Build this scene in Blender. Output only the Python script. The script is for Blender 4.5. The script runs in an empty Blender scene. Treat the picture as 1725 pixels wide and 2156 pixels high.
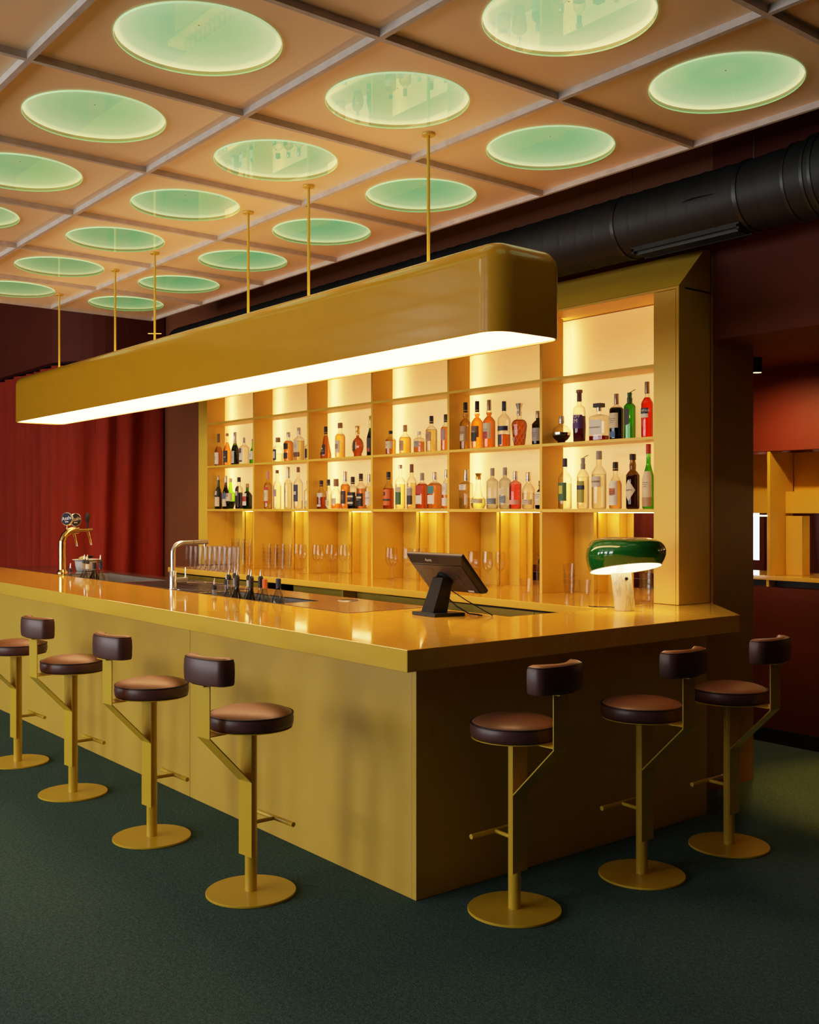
import bpy, bmesh, math, random
from mathutils import Vector, Matrix
random.seed(7)
PI = math.pi
sc = bpy.context.scene
COL = sc.collection
# ------------------------------------------------------------------ materials
MATS = {}
def nt(name):
    m = bpy.data.materials.new(name); m.use_nodes = True
    t = m.node_tree; t.nodes.clear()
    out = t.nodes.new('ShaderNodeOutputMaterial')
    MATS[name] = m
    return m, t, t.nodes, t.links, out
def lin(c):
    return tuple(c) + (1.0,) if len(c) == 3 else tuple(c)
def pm(name, col, rough=.5, metal=0., var=.0, vscale=6., bump=0., bscale=200., spec=.5, coat=0., emit=None, estr=0., stretch=None, bdist=.002, croug=.05):
    """principled material whose colour is varied by object-space noise"""
    m, t, N, L, out = nt(name)
    b = N.new('ShaderNodeBsdfPrincipled')
    b.inputs['Base Color'].default_value = lin(col)
    b.inputs['Roughness'].default_value = rough
    b.inputs['Metallic'].default_value = metal
    b.inputs['Specular IOR Level'].default_value = spec
    b.inputs['Coat Weight'].default_value = coat
    b.inputs['Coat Roughness'].default_value = croug
    if emit:
        b.inputs['Emission Color'].default_value = lin(emit)
        b.inputs['Emission Strength'].default_value = estr
    tc = N.new('ShaderNodeTexCoord')
    mp = N.new('ShaderNodeMapping'); L.new(tc.outputs['Object'], mp.inputs['Vector'])
    if stretch: mp.inputs['Scale'].default_value = stretch
    if var > 0:
        n = N.new('ShaderNodeTexNoise'); n.inputs['Scale'].default_value = vscale; n.inputs['Detail'].default_value = 4
        L.new(mp.outputs['Vector'], n.inputs['Vector'])
        r = N.new('ShaderNodeValToRGB')
        r.color_ramp.elements[0].position = .3; r.color_ramp.elements[1].position = .7
        r.color_ramp.elements[0].color = lin([max(0, c*(1-var)) for c in col])
        r.color_ramp.elements[1].color = lin([min(1, c*(1+var)) for c in col])
        L.new(n.outputs['Fac'], r.inputs['Fac']); L.new(r.outputs['Color'], b.inputs['Base Color'])
    if bump > 0:
        n2 = N.new('ShaderNodeTexNoise'); n2.inputs['Scale'].default_value = bscale; n2.inputs['Detail'].default_value = 3
        L.new(mp.outputs['Vector'], n2.inputs['Vector'])
        bp = N.new('ShaderNodeBump'); bp.inputs['Strength'].default_value = bump; bp.inputs['Distance'].default_value = bdist
        L.new(n2.outputs['Fac'], bp.inputs['Height']); L.new(bp.outputs['Normal'], b.inputs['Normal'])
    L.new(b.outputs['BSDF'], out.inputs['Surface'])
    return m
def glass(name, col, edge=.55, refl=1.0, rough=.02, fmax=.30):
    """thin clear or tinted glass: tinted transparency that darkens toward its edges, with a Fresnel reflection"""
    m, t, N, L, out = nt(name)
    lw = N.new('ShaderNodeLayerWeight'); lw.inputs['Blend'].default_value = .35
    mx = N.new('ShaderNodeMix'); mx.data_type = 'RGBA'
    mx.inputs[6].default_value = lin(col); mx.inputs[7].default_value = lin([c*edge for c in col])
    L.new(lw.outputs['Facing'], mx.inputs[0])
    tr = N.new('ShaderNodeBsdfTransparent'); L.new(mx.outputs[2], tr.inputs['Color'])
    gl = N.new('ShaderNodeBsdfGlossy'); gl.inputs['Roughness'].default_value = rough
    gl.inputs['Color'].default_value = (refl, refl, refl, 1)
    l2 = N.new('ShaderNodeLayerWeight'); l2.inputs['Blend'].default_value = .5
    pw = N.new('ShaderNodeMath'); pw.operation = 'POWER'; pw.inputs[1].default_value = 4.
    L.new(l2.outputs['Facing'], pw.inputs[0])
    fr = N.new('ShaderNodeMath'); fr.operation = 'MULTIPLY_ADD'; fr.inputs[1].default_value = fmax; fr.inputs[2].default_value = .035
    L.new(pw.outputs[0], fr.inputs[0])
    ms = N.new('ShaderNodeMixShader')
    L.new(fr.outputs[0], ms.inputs['Fac']); L.new(tr.outputs['BSDF'], ms.inputs[1]); L.new(gl.outputs['BSDF'], ms.inputs[2])
    L.new(ms.outputs['Shader'], out.inputs['Surface'])
    return m
def emis(name, col, strength):
    m, t, N, L, out = nt(name)
    e = N.new('ShaderNodeEmission'); e.inputs['Color'].default_value = lin(col); e.inputs['Strength'].default_value = strength
    L.new(e.outputs['Emission'], out.inputs['Surface'])
    return m
MUST = (.76, .50, .055)
pm('yellow', MUST, .42, var=.03, vscale=3, bump=.04, bscale=350, bdist=.0006)
pm('bar_paint', (.68, .435, .066), .42, var=.03, vscale=3, bump=.04, bscale=350, bdist=.0006)
pm('yellow_gloss', (.58, .295, .010), .22, coat=.6, var=.02, croug=.06)
pm('yellow_metal', (.67, .43, .03), .30, coat=.15, var=.03)
pm('counter', (.84, .52, .075), .07, coat=.0, var=.05, vscale=2.5, stretch=(.4, 9, 1), bump=.02, bscale=14, bdist=.0006, croug=.015)
pm('shelf_back', (.86, .62, .34), .6, var=.02, emit=(1., .52, .17), estr=.58)  # panel given its own glow, standing in for light across the bay
pm('wall_red', (.120, .022, .010), .62, spec=.2, var=.06, vscale=2, bump=.05, bscale=120)
pm('pillar', (.34, .16, .035), .5, var=.05, vscale=2, bump=.05, bscale=120)
pm('wall_far', (.035, .010, .008), .7, var=.06, vscale=2)
pm('wall_red2', (.20, .026, .009), .6, var=.05, vscale=2, bump=.05, bscale=120)
pm('wall_brown', (.23, .07, .022), .5, var=.05, vscale=2, bump=.05, bscale=120)
pm('black_wall', (.018, .010, .010), .7, var=.1)
pm('curtain', (.36, .034, .014), .85, var=.10, vscale=18, bump=.25, bscale=400, spec=.15, stretch=(1, 1, .15))
pm('tile', (.94, .70, .43), .38, var=.03, vscale=1.2, bump=.03, bscale=90, bdist=.001)
pm('beam', (.58, .52, .48), .55, var=.10, vscale=14, bump=.1, bscale=40)
pm('steel', (.55, .53, .51), .19, 1., var=.08, vscale=9, bump=.04, bscale=60, bdist=.001)
pm('well_steel', (.36, .35, .34), .42, .5, var=.08)
pm('steel_dark', (.22, .21, .20), .32, .9, var=.1)
pm('chrome', (.88, .88, .90), .16, .86, var=.01)
pm('brass', (.85, .58, .22), .12, 1., var=.02)
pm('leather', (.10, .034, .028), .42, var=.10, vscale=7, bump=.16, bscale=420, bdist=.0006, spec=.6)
pm('leather_top_lit', (.28, .118, .056), .40, var=.08, vscale=6, bump=.14, bscale=420, bdist=.0006, spec=.6)  # leather again, painted lighter for the warm ceiling reflected on the tops
pm('piping', (.022, .008, .007), .5)
pm('duct', (.010, .010, .011), .55, var=.3, vscale=6, bump=.15, bscale=25, bdist=.004, spec=.35)
pm('black', (.010, .010, .012), .4, var=.05)
pm('black_soft', (.020, .018, .018), .6, var=.1)
pm('pos_back', (.055, .036, .026), .5, var=.08)
pm('lamp_green', (.008, .135, .022), .08, coat=1.0, var=.02)
pm('cap_ring', (.60, .42, .18), .3)
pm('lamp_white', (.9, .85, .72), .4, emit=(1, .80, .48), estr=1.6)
pm('porcelain', (.7, .68, .66), .25, var=.02)
pm('lime_fruit', (.45, .42, .18), .5, var=.2, vscale=20)
pm('herb', (.05, .06, .015), .6, var=.3, vscale=40)
pm('rubber', (.03, .03, .03), .7)
pm('socket_w', (.7, .6, .4), .4)
pm('white_paint', (.7, .68, .62), .5)
emis('led', (1, .70, .32), 46.0)
emis('led_thin', (1, .70, .30), 46.0)
emis('spot_glow', (1, .62, .22), 14.)
emis('daylight', (.80, .90, 1.0), 3.2)
# marble
m, t, N, L, out = nt('marble')
b = N.new('ShaderNodeBsdfPrincipled'); b.inputs['Roughness'].default_value = .25
tc = N.new('ShaderNodeTexCoord'); mp = N.new('ShaderNodeMapping'); mp.inputs['Scale'].default_value = (14, 14, 3.2); mp.inputs['Rotation'].default_value = (.3, .5, .2)
nz = N.new('ShaderNodeTexNoise'); nz.inputs['Scale'].default_value = 1.6; nz.inputs['Detail'].default_value = 8; nz.inputs['Distortion'].default_value = 1.4
r = N.new('ShaderNodeValToRGB'); e = r.color_ramp.elements
e[0].position = .42; e[0].color = (.74, .70, .62, 1); e[1].position = .60; e[1].color = (.78, .74, .66, 1)
k = r.color_ramp.elements.new(.50); k.color = (.52, .48, .43, 1)
L.new(tc.outputs['Object'], mp.inputs['Vector']); L.new(mp.outputs['Vector'], nz.inputs['Vector']); L.new(nz.outputs['Fac'], r.inputs['Fac'])
L.new(r.outputs['Color'], b.inputs['Base Color']); L.new(b.outputs['BSDF'], out.inputs['Surface'])
# carpet
m, t, N, L, out = nt('carpet')
b = N.new('ShaderNodeBsdfPrincipled'); b.inputs['Roughness'].default_value = .95; b.inputs['Specular IOR Level'].default_value = .1
tc = N.new('ShaderNodeTexCoord')
n1 = N.new('ShaderNodeTexNoise'); n1.inputs['Scale'].default_value = 230; n1.inputs['Detail'].default_value = 3
n2 = N.new('ShaderNodeTexNoise'); n2.inputs['Scale'].default_value = 75; n2.inputs['Detail'].default_value = 4; n2.inputs['Distortion'].default_value = .6
mth = N.new('ShaderNodeMath'); mth.operation = 'MULTIPLY_ADD'; mth.inputs[1].default_value = .55
mt2 = N.new('ShaderNodeMath'); mt2.operation = 'MULTIPLY'; mt2.inputs[1].default_value = .45
r = N.new('ShaderNodeValToRGB'); e = r.color_ramp.elements
e[0].position = .32; e[0].color = (.026, .056, .056, 1); e[1].position = .70; e[1].color = (.110, .190, .188, 1)
bp = N.new('ShaderNodeBump'); bp.inputs['Strength'].default_value = .9; bp.inputs['Distance'].default_value = .006
for n in (n1, n2): L.new(tc.outputs['Object'], n.inputs['Vector'])
L.new(n2.outputs['Fac'], mt2.inputs[0]); L.new(n1.outputs['Fac'], mth.inputs[0]); L.new(mt2.outputs[0], mth.inputs[2])
L.new(mth.outputs[0], r.inputs['Fac']); L.new(r.outputs['Color'], b.inputs['Base Color'])
L.new(mth.outputs[0], bp.inputs['Height']); L.new(bp.outputs['Normal'], b.inputs['Normal']); L.new(b.outputs['BSDF'], out.inputs['Surface'])
# ceiling light dish: LED ring glow painted as emission, brighter toward the rim
m, t, N, L, out = nt('dish')
tc = N.new('ShaderNodeTexCoord'); sx = N.new('ShaderNodeSeparateXYZ'); cb = N.new('ShaderNodeCombineXYZ')
ln = N.new('ShaderNodeVectorMath'); ln.operation = 'LENGTH'
L.new(tc.outputs['Object'], sx.inputs[0]); L.new(sx.outputs['X'], cb.inputs['X']); L.new(sx.outputs['Y'], cb.inputs['Y']); L.new(cb.outputs[0], ln.inputs[0])
mr = N.new('ShaderNodeMapRange'); mr.inputs['From Max'].default_value = .345; L.new(ln.outputs['Value'], mr.inputs['Value'])
r = N.new('ShaderNodeValToRGB'); e = r.color_ramp.elements
e[0].position = 0; e[0].color = (.44, .58, .31, 1); e[1].position = 1; e[1].color = (1.7, 1.35, .75, 1)
k = e.new(.35); k.color = (.37, .59, .31, 1)
k = e.new(.68); k.color = (.50, .66, .36, 1)
k = e.new(.90); k.color = (.76, .80, .46, 1)
L.new(mr.outputs[0], r.inputs['Fac'])
em = N.new('ShaderNodeEmission'); em.inputs['Strength'].default_value = 1.25; L.new(r.outputs['Color'], em.inputs['Color']); L.new(em.outputs[0], out.inputs['Surface'])
# pane under the dish
m, t, N, L, out = nt('pane')
lw = N.new('ShaderNodeLayerWeight'); lw.inputs['Blend'].default_value = .5
r = N.new('ShaderNodeValToRGB'); e = r.color_ramp.elements
e[0].position = .5; e[0].color = (.98, .98, .92, 1); e[1].position = .92; e[1].color = (.48, .88, .58, 1)
L.new(lw.outputs['Facing'], r.inputs['Fac'])
tr = N.new('ShaderNodeBsdfTransparent'); L.new(r.outputs['Color'], tr.inputs['Color'])
gl = N.new('ShaderNodeBsdfGlossy'); gl.inputs['Roughness'].default_value = .0; gl.inputs['Color'].default_value = (.9, 1, .92, 1)
l2 = N.new('ShaderNodeLayerWeight'); l2.inputs['Blend'].default_value = .5
pw = N.new('ShaderNodeMath'); pw.operation = 'POWER'; pw.inputs[1].default_value = 4.; L.new(l2.outputs['Facing'], pw.inputs[0])
fr = N.new('ShaderNodeMath'); fr.operation = 'MULTIPLY_ADD'; fr.inputs[1].default_value = .9; fr.inputs[2].default_value = .15; L.new(pw.outputs[0], fr.inputs[0])
ms = N.new('ShaderNodeMixShader'); L.new(fr.outputs[0], ms.inputs[0]); L.new(tr.outputs[0], ms.inputs[1]); L.new(gl.outputs[0], ms.inputs[2]); L.new(ms.outputs[0], out.inputs['Surface'])
pm('pane_edge', (.35, .60, .32), .2, emit=(.52, .74, .38), estr=.85)  # glow of the lit glass edge put in as emission
pm('diffuser', (.9, .85, .75), .10, emit=(1, .56, .26), estr=9.5, spec=.5)
M = MATS
for k in ('dish', 'pane_edge', 'shelf_back', 'lamp_white'):
    try: MATS[k].cycles.emission_sampling = 'NONE'
    except Exception: pass
# ------------------------------------------------------------------ mesh helpers
class MB:
    def __init__(s): s.v = []; s.f = []
    def add(s, vs, fs):
        o = len(s.v); s.v += [tuple(v) for v in vs]; s.f += [tuple(i+o for i in f) for f in fs]; return s
    def box(s, x0, x1, y0, y1, z0, z1):
        x0, x1 = min(x0, x1), max(x0, x1); y0, y1 = min(y0, y1), max(y0, y1); z0, z1 = min(z0, z1), max(z0, z1)
        return s.add([(x0,y0,z0),(x1,y0,z0),(x1,y1,z0),(x0,y1,z0),(x0,y0,z1),(x1,y0,z1),(x1,y1,z1),(x0,y1,z1)],
                     [(0,3,2,1),(4,5,6,7),(0,1,5,4),(1,2,6,5),(2,3,7,6),(3,0,4,7)])
    def prism(s, poly, z0, z1, axis='z'):
        """poly: 2-D outline; axis z -> (x,y); axis x -> outline in (y,z) swept along x from z0 to z1; axis y -> (x,z)"""
        a = sum(poly[i][0]*poly[(i+1) % len(poly)][1]-poly[(i+1) % len(poly)][0]*poly[i][1] for i in range(len(poly)))
        if a < 0: poly = poly[::-1]
        n = len(poly)
        P = {'z': lambda p, h: (p[0], p[1], h), 'x': lambda p, h: (h, p[0], p[1]), 'y': lambda p, h: (p[0], h, p[1])}[axis]
        vs = [P(p, z0) for p in poly]+[P(p, z1) for p in poly]
        fs = [tuple(range(n-1, -1, -1)), tuple(range(n, 2*n))]+[(i, (i+1) % n, n+(i+1) % n, n+i) for i in range(n)]
        if axis == 'y': fs = [tuple(reversed(f)) for f in fs]
        return s.add(vs, fs)
    def lathe(s, prof, c=(0,0,0), seg=24, ex=2., sy=1., cap=True, a0=0., rot=0.):
        vs = []; fs = []
        for (r, z) in prof:
            for i in range(seg):
                a = 2*PI*i/seg+a0
                ca, sa = math.cos(a), math.sin(a)
                k = 1. if ex == 2 else (abs(ca)**ex+abs(sa)**ex)**(-1./ex)
                x, y = r*k*ca, r*k*sa*sy
                if rot: x, y = x*math.cos(rot)-y*math.sin(rot), x*math.sin(rot)+y*math.cos(rot)
                vs.append((c[0]+x, c[1]+y, c[2]+z))
        for j in range(len(prof)-1):
            for i in range(seg):
                i2 = (i+1) % seg
                fs.append((j*seg+i, j*seg+i2, (j+1)*seg+i2, (j+1)*seg+i))
        if cap:
            fs.append(tuple(range(seg-1, -1, -1))); n = (len(prof)-1)*seg; fs.append(tuple(range(n, n+seg)))
        return s.add(vs, fs)
    def tube(s, pts, r, seg=10, cap=True):
        pts = [Vector(p) for p in pts]; rs = r if isinstance(r, (list, tuple)) else [r]*len(pts)
        up = None; vs = []; fs = []
        for k, p in enumerate(pts):
            d = (pts[min(k+1, len(pts)-1)]-pts[max(k-1, 0)]).normalized()
            if up is None:
                up = Vector((0,0,1)) if abs(d.z) < .9 else Vector((1,0,0))
            a = d.cross(up).normalized(); b2 = a.cross(d).normalized(); up = b2
            for i in range(seg):
                t = 2*PI*i/seg; vs.append(p+(a*math.cos(t)+b2*math.sin(t))*rs[k])
        for j in range(len(pts)-1):
            for i in range(seg):
                i2 = (i+1) % seg; fs.append((j*seg+i, (j+1)*seg+i, (j+1)*seg+i2, j*seg+i2))
        if cap:
            fs.append(tuple(range(seg))); n = (len(pts)-1)*seg; fs.append(tuple(range(n+seg-1, n-1, -1)))
        return s.add(vs, fs)
    def xf(s, M4):
        s.v = [tuple(M4 @ Vector(v)) for v in s.v]; return s
    def build(s, name, mat, parent=None, bevel=0., smooth=False, seg=2, sub=0):
        me = bpy.data.meshes.new(name); me.from_pydata(s.v, [], s.f); me.update()
        me.materials.append(M[mat] if isinstance(mat, str) else mat)
        o = bpy.data.objects.new(name, me); COL.objects.link(o)
        if parent is not None:
            o.parent = parent
        if smooth:
            for p in me.polygons: p.use_smooth = True
            if smooth != 'all':
                try: me.set_sharp_from_angle(angle=math.radians(40))
                except Exception: pass
        if bevel > 0:
            md = o.modifiers.new('bevel', 'BEVEL'); md.width = bevel; md.segments = seg; md.limit_method = 'ANGLE'; md.angle_limit = math.radians(40)
        if sub:
            md = o.modifiers.new('sub', 'SUBSURF'); md.levels = sub; md.render_levels = sub
        return o
def box(*a): return MB().box(*a)
def empty(name, loc=(0,0,0), rz=0.):
    o = bpy.data.objects.new(name, None); COL.objects.link(o); o.location = loc; o.rotation_euler = (0, 0, rz); o.empty_display_size = .05
    return o
def tag(o, label=None, cat=None, group=None, kind=None):
    if label: o['label'] = label
    if cat: o['category'] = cat
    if group: o['group'] = group
    if kind: o['kind'] = kind
    return o
def thing(name, label, cat, loc=(0,0,0), rz=0., group=None):
    return tag(empty(name, loc, rz), label, cat, group)
def struct(o): o['kind'] = 'structure'; return o
def dup(root, loc, rz, label=None, group=None):
    r = root.copy(); COL.objects.link(r); r.location = loc; r.rotation_euler = (0, 0, rz)
    if label: r['label'] = label
    if group: r['group'] = group
    for ch in list(root.children):
        c = ch.copy(); COL.objects.link(c); c.parent = r
        for g in list(ch.children):
            d = g.copy(); COL.objects.link(d); d.parent = c
    return r
def text_mesh(body, size, depth=.0):
    cu = bpy.data.curves.new('lettering', 'FONT'); cu.body = body; cu.size = size; cu.align_x = 'CENTER'; cu.align_y = 'CENTER'; cu.extrude = depth; cu.resolution_u = 3
    o = bpy.data.objects.new('lettering', cu); COL.objects.link(o)
    bpy.context.view_layer.update()
    dg = bpy.context.evaluated_depsgraph_get()
    me = bpy.data.meshes.new_from_object(o.evaluated_get(dg))
    bpy.data.objects.remove(o); bpy.data.curves.remove(cu)
    mb = MB(); mb.v = [tuple(v.co) for v in me.vertices]; mb.f = [tuple(p.vertices) for p in me.polygons]
    bpy.data.meshes.remove(me)
    return mb
ORD = ['nearest', 'second', 'third', 'fourth', 'fifth', 'sixth', 'seventh', 'eighth']
# ------------------------------------------------------------------ setting
FZ = 3.575   # underside of the ceiling boards
struct(box(-12, 7, -8, 7, -.1, 0).build('floor', 'carpet'))
struct(box(-12, 7, -8, 7, 4.25, 4.35).build('ceiling', 'black_wall'))
# wall behind the camera with four tall windows
w = MB(); xs = [-12]; wins = [-9.0, -6.2, -3.4, -.6]
for c in wins: w.box(xs[-1], c-.9, -7.7, -7.5, 0, 4.3); xs.append(c+.9)
w.box(xs[-1], 7, -7.7, -7.5, 0, 4.3)
for c in wins: w.box(c-.9, c+.9, -7.7, -7.5, 0, .7); w.box(c-.9, c+.9, -7.7, -7.5, 3.2, 4.3)
struct(w.build('wall_front', 'wall_far'))
for i, c in enumerate(wins):
    f = MB()
    f.box(c-.9, c-.84, -7.66, -7.54, .7, 3.2); f.box(c+.84, c+.9, -7.66, -7.54, .7, 3.2); f.box(c-.03, c+.03, -7.65, -7.55, .76, 3.14)
    f.box(c-.84, c+.84, -7.66, -7.54, .7, .76); f.box(c-.84, c+.84, -7.66, -7.54, 3.14, 3.2); f.box(c-.84, c+.84, -7.65, -7.55, 2.35, 2.40)
    fo = struct(f.build('window_%d' % (i+1), 'white_paint'))
    box(c-.84, c+.84, -7.62, -7.61, .76, 3.14).build('pane', 'daylight', fo)
    l = bpy.data.lights.new('window_daylight', 'AREA'); l.shape = 'RECTANGLE'; l.size = 1.66; l.size_y = 2.36
    l.energy = 85; l.color = (1.0, .97, .92)
    lo = bpy.data.objects.new('window_daylight', l); COL.objects.link(lo); lo.location = (c, -7.53, 1.95); lo.rotation_euler = (PI/2, 0, PI)
    lo.rotation_euler = (PI/2, 0, 0)
struct(box(6.8, 7, -7.5, 7, 0, 4.25).build('wall_right', 'wall_red'))
struct(box(-12, -11.8, -7.5, 7, 0, 4.25).build('wall_left', 'wall_red'))
# back wall (behind the bar) with the pass-through behind the shelving
w = MB()
w.box(-8.2, -6.12, 2.46, 2.805, 0, 4.25)
w.box(-6.12, -.46, 2.46, 2.805, 0, 1.05)
w.box(-6.12, -.27, 2.46, 2.805, 2.9, 4.25)
w.box(-6.12, -.46, 2.66, 2.805, 1.66, 2.9)
struct(w.build('wall_back', 'wall_brown'))
struct(MB().box(-.459, -.27, 2.461, 2.872, 0, 2.638).box(-.459, -.27, 2.461, 2.804, 2.638, 2.9).box(-.46, -.27, 2.165, 2.46, 0, 1.01).build('wall_pillar', 'pillar'))
# dropped soffit to the right of the shelving; its underside is the ceiling of the room behind
struct(MB().box(-.27, 6.8, 2.46, 6.8, 2.64, 4.25).box(-8, -.27, 2.805, 6.8, 2.64, 4.25).build('wall_soffit', 'wall_red'))
struct(box(-12, 6.8, 6.8, 7, 0, 4.25).build('wall_rear', 'wall_red'))
struct(box(-8.2, -8.0, 2.805, 6.8, 0, 2.64).build('wall_side', 'wall_red'))
# dark upper wall above the curtain, following its curve
path = [(-11.75, 1.43)]
path += [(-8.15, 1.43)]
for k in range(1, 9):
    a = -PI/2+k/8*PI/2; path.append((-8.15+.6*math.cos(a), 2.03+.6*math.sin(a)))
path += [(-7.55, 2.44)]
def offs(P, d):
    out = []
    for i, p in enumerate(P):
        a = Vector(P[max(i-1, 0)]); b_ = Vector(P[min(i+1, len(P)-1)]); t = (b_-a).normalized(); out.append((p[0]+t.y*d, p[1]-t.x*d))
    return out
fr_ = offs(path, .07); bk_ = offs(path, -.12)
struct(MB().prism(fr_+bk_[::-1], 3.25, 4.25).build('wall_pelmet', 'wall_red'))
# curtain
def curtain(P, z0, z1, name, mat, label, cat, wl=.19, amp=.042, n=700, seed=1, parent=None):
    rnd = random.Random(seed)
    L_ = [0]
    for a, b_ in zip(P, P[1:]): L_.append(L_[-1]+(Vector(b_)-Vector(a)).length)
    tot = L_[-1]; rows = 10; vs = []; fs = []
    knots = [0.]; 
    while knots[-1] < tot+1: knots.append(knots[-1]+wl*rnd.uniform(.7, 1.5))
    amps = [rnd.uniform(.6, 1.3) for _ in knots]
    def wave(s):
        k = 0
        while knots[k+1] < s: k += 1
        u = (s-knots[k])/(knots[k+1]-knots[k])
        return math.sin(2*PI*u)*amps[k], k
    import bisect
    for i in range(n+1):
        s = tot*i/n; k = max(0, min(bisect.bisect(L_, s)-1, len(P)-2)); u = (s-L_[k])/(L_[k+1]-L_[k])
        a, b_ = Vector(P[k]), Vector(P[k+1]); p = a.lerp(b_, u); t = (b_-a).normalized(); nrm = Vector((t.y, -t.x))
        for j in range(rows+1):
            v = j/rows; z = z0+(z1-z0)*v
            sw = s+.10*math.sin(1.7*s+.6)*(1-v)
            w1, kk = wave(max(0, sw)); am = amp*(1.15-.45*v)
            q = p+nrm*(w1*am+.018*math.sin(5.1*s+2*v))
            vs.append((q.x, q.y, z))
    for i in range(n):
        for j in range(rows): a = i*(rows+1)+j; fs.append((a, a+rows+1, a+rows+2, a+1))
    o = MB().add(vs, fs).build(name, mat, parent, smooth='all')
    if label: tag(o, label, cat)
    return o
curtain(path, .01, 3.225, 'curtain', 'curtain', 'tall red pleated curtain curving round behind the far end of the bar', 'curtain', wl=.30, amp=.055, n=1100)
ct = tag(MB().tube([(p[0], p[1], 3.2485) for p in path], .008, 6).build('curtain_track', 'black'), 'thin black curved track along the top of the red pleated curtain', 'curtain track')
# ------------------------------------------------------------------ suspended ceiling of square boards with round openings
NX, NY, SX, SY = .0674, -.2445, 1.0897, 1.0357
RD = .337
tiles = MB(); holes = [(i, j) for i in range(0, 7) for j in range(0, 2)]
vis = {(-1, 0), (-1, 1), (0, -1), (1, -1), (2, -1), (3, -1), (1, -2)} | set(holes)
XE, YE = -6.46, 1.815
def cell(i, j):   # i counts away from the camera along the bar, j toward the back wall
    x1 = NX-(i-1)*SX if False else NX-i*SX; x0 = max(x1-SX, XE); y0 = NY+j*SY; y1 = min(y0+SY, YE)
    return x0, x1, y0, y1
for i in range(-5, 6):
    for j in range(-6, 2):
        x0, x1, y0, y1 = cell(i, j)
        if x1-x0 < .05: continue
        cx, cy = NX-(i+.5)*SX, NY+(j+.5)*SY
        if (i, j) not in vis:
            tiles.add([(x0, y0, FZ), (x0, y1, FZ), (x1, y1, FZ), (x1, y0, FZ)], [(0, 1, 2, 3)]); continue
        n = 64; vs = []; fs = []
        for k in range(n):
            a = 2*PI*(k+.5)/n; c_, s_ = math.cos(a), math.sin(a)
            tx = ((x1-cx) if c_ > 0 else (cx-x0))/max(abs(c_), 1e-6); ty = ((y1-cy) if s_ > 0 else (cy-y0))/max(abs(s_), 1e-6); t_ = min(tx, ty)
            vs.append((cx+RD*c_, cy+RD*s_, FZ)); vs.append((cx+t_*c_, cy+t_*s_, FZ)); vs.append((cx+RD*c_, cy+RD*s_, FZ+.012))
        for k in range(n):
            a, b_ = 3*k, 3*((k+1) % n)
            fs.append((a, b_, b_+1, a+1)); fs.append((a+2, b_+2, b_, a))
        for (qx, qy) in ((x1, y1), (x0, y1), (x0, y0), (x1, y0)):
            # corner triangle
            ang = math.atan2(qy-cy, qx-cx) % (2*PI); k = int((ang/(2*PI))*n-.5) % n
            fs.append((3*k+1, 3*((k+1) % n)+1, len(vs))); vs.append((qx, qy, FZ))
        tiles.add(vs, fs)
tb = struct(tiles.build('ceiling_boards', 'tile'))
struct(box(XE-.02, NX+5*SX, NY-6*SY, YE+.02, FZ+.14, FZ+.18).build('ceiling_deck', 'black_wall'))
bz = 3.5436
bm_ = MB()
for j in range(-5, 2):
    y = NY+j*SY; bm_.box(XE, NX+5*SX, y, y+.026, bz, FZ+.02)
struct(bm_.build('trim_1', 'beam'))
bm_ = MB()
for i in range(-4, 6):
    x = NX-i*SX
    for j in range(-6, 2):
        y0 = NY+j*SY+.026; y1 = min(NY+(j+1)*SY, YE); bm_.box(x-.026, x, y0, y1, bz, FZ+.02)
struct(bm_.build('trim_2', 'beam'))
struct(MB().box(XE-.02, NX+5*SX, YE, YE+.02, bz, FZ+.14).build('trim_3', 'beam'))
struct(MB().box(XE-.02, XE, NY-6*SY, YE, bz, FZ+.14).build('trim_4', 'beam'))
# ceiling lights: glowing dish + glass pane
def ceiling_light(i, j, label, first=[None]):
    cx, cy = NX-(i+.5)*SX, NY+(j+.5)*SY
    if first[0] is None:
        t = thing('ceiling_light', label, 'ceiling light', (cx, cy, FZ), 0, 'round green ceiling lights')
        pr_ = [(.345*math.cos(a), .002+.060*math.sin(a)) for a in [PI/2*k/12 for k in range(0, 12)]]+[(.004, .062)]
        MB().lathe(pr_, seg=64, cap=False).build('dish', 'dish', t, smooth='all')
        MB().lathe([(.002, -.008), (.338, -.008)], seg=64, cap=False).build('glass_pane', 'pane', t)
        MB().lathe([(.338, -.008), (.340, -.006), (.340, .001), (.337, .001)], seg=64, cap=False).build('pane_rim', 'pane_edge', t, smooth='all')
        first[0] = t
    else:
        t = dup(first[0], (cx, cy, FZ), 0, label)
    return t
rows = {0: ('above the long yellow pendant', [-1, 0, 1, 2, 3, 4, 5]), 1: ('in the row along the black duct', [-1, 0, 1, 2, 3, 4, 5]), -1: ('in the row above the front bar stools', [0, 1, 2, 3])}
for j, (rn, lst) in rows.items():
    for q, i in enumerate(lst):
        nm = ORD[q] if q < len(lst)-1 else 'farthest'
        a = '%s round green ceiling light %s' % (nm, rn) if j == 0 else '%s round green ceiling light %s' % (nm, rn)
        ceiling_light(i, j, a[0].upper()+a[1:] if False else a)
ceiling_light(1, -2, 'round green ceiling light cut off by the top corner of the picture')
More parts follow.
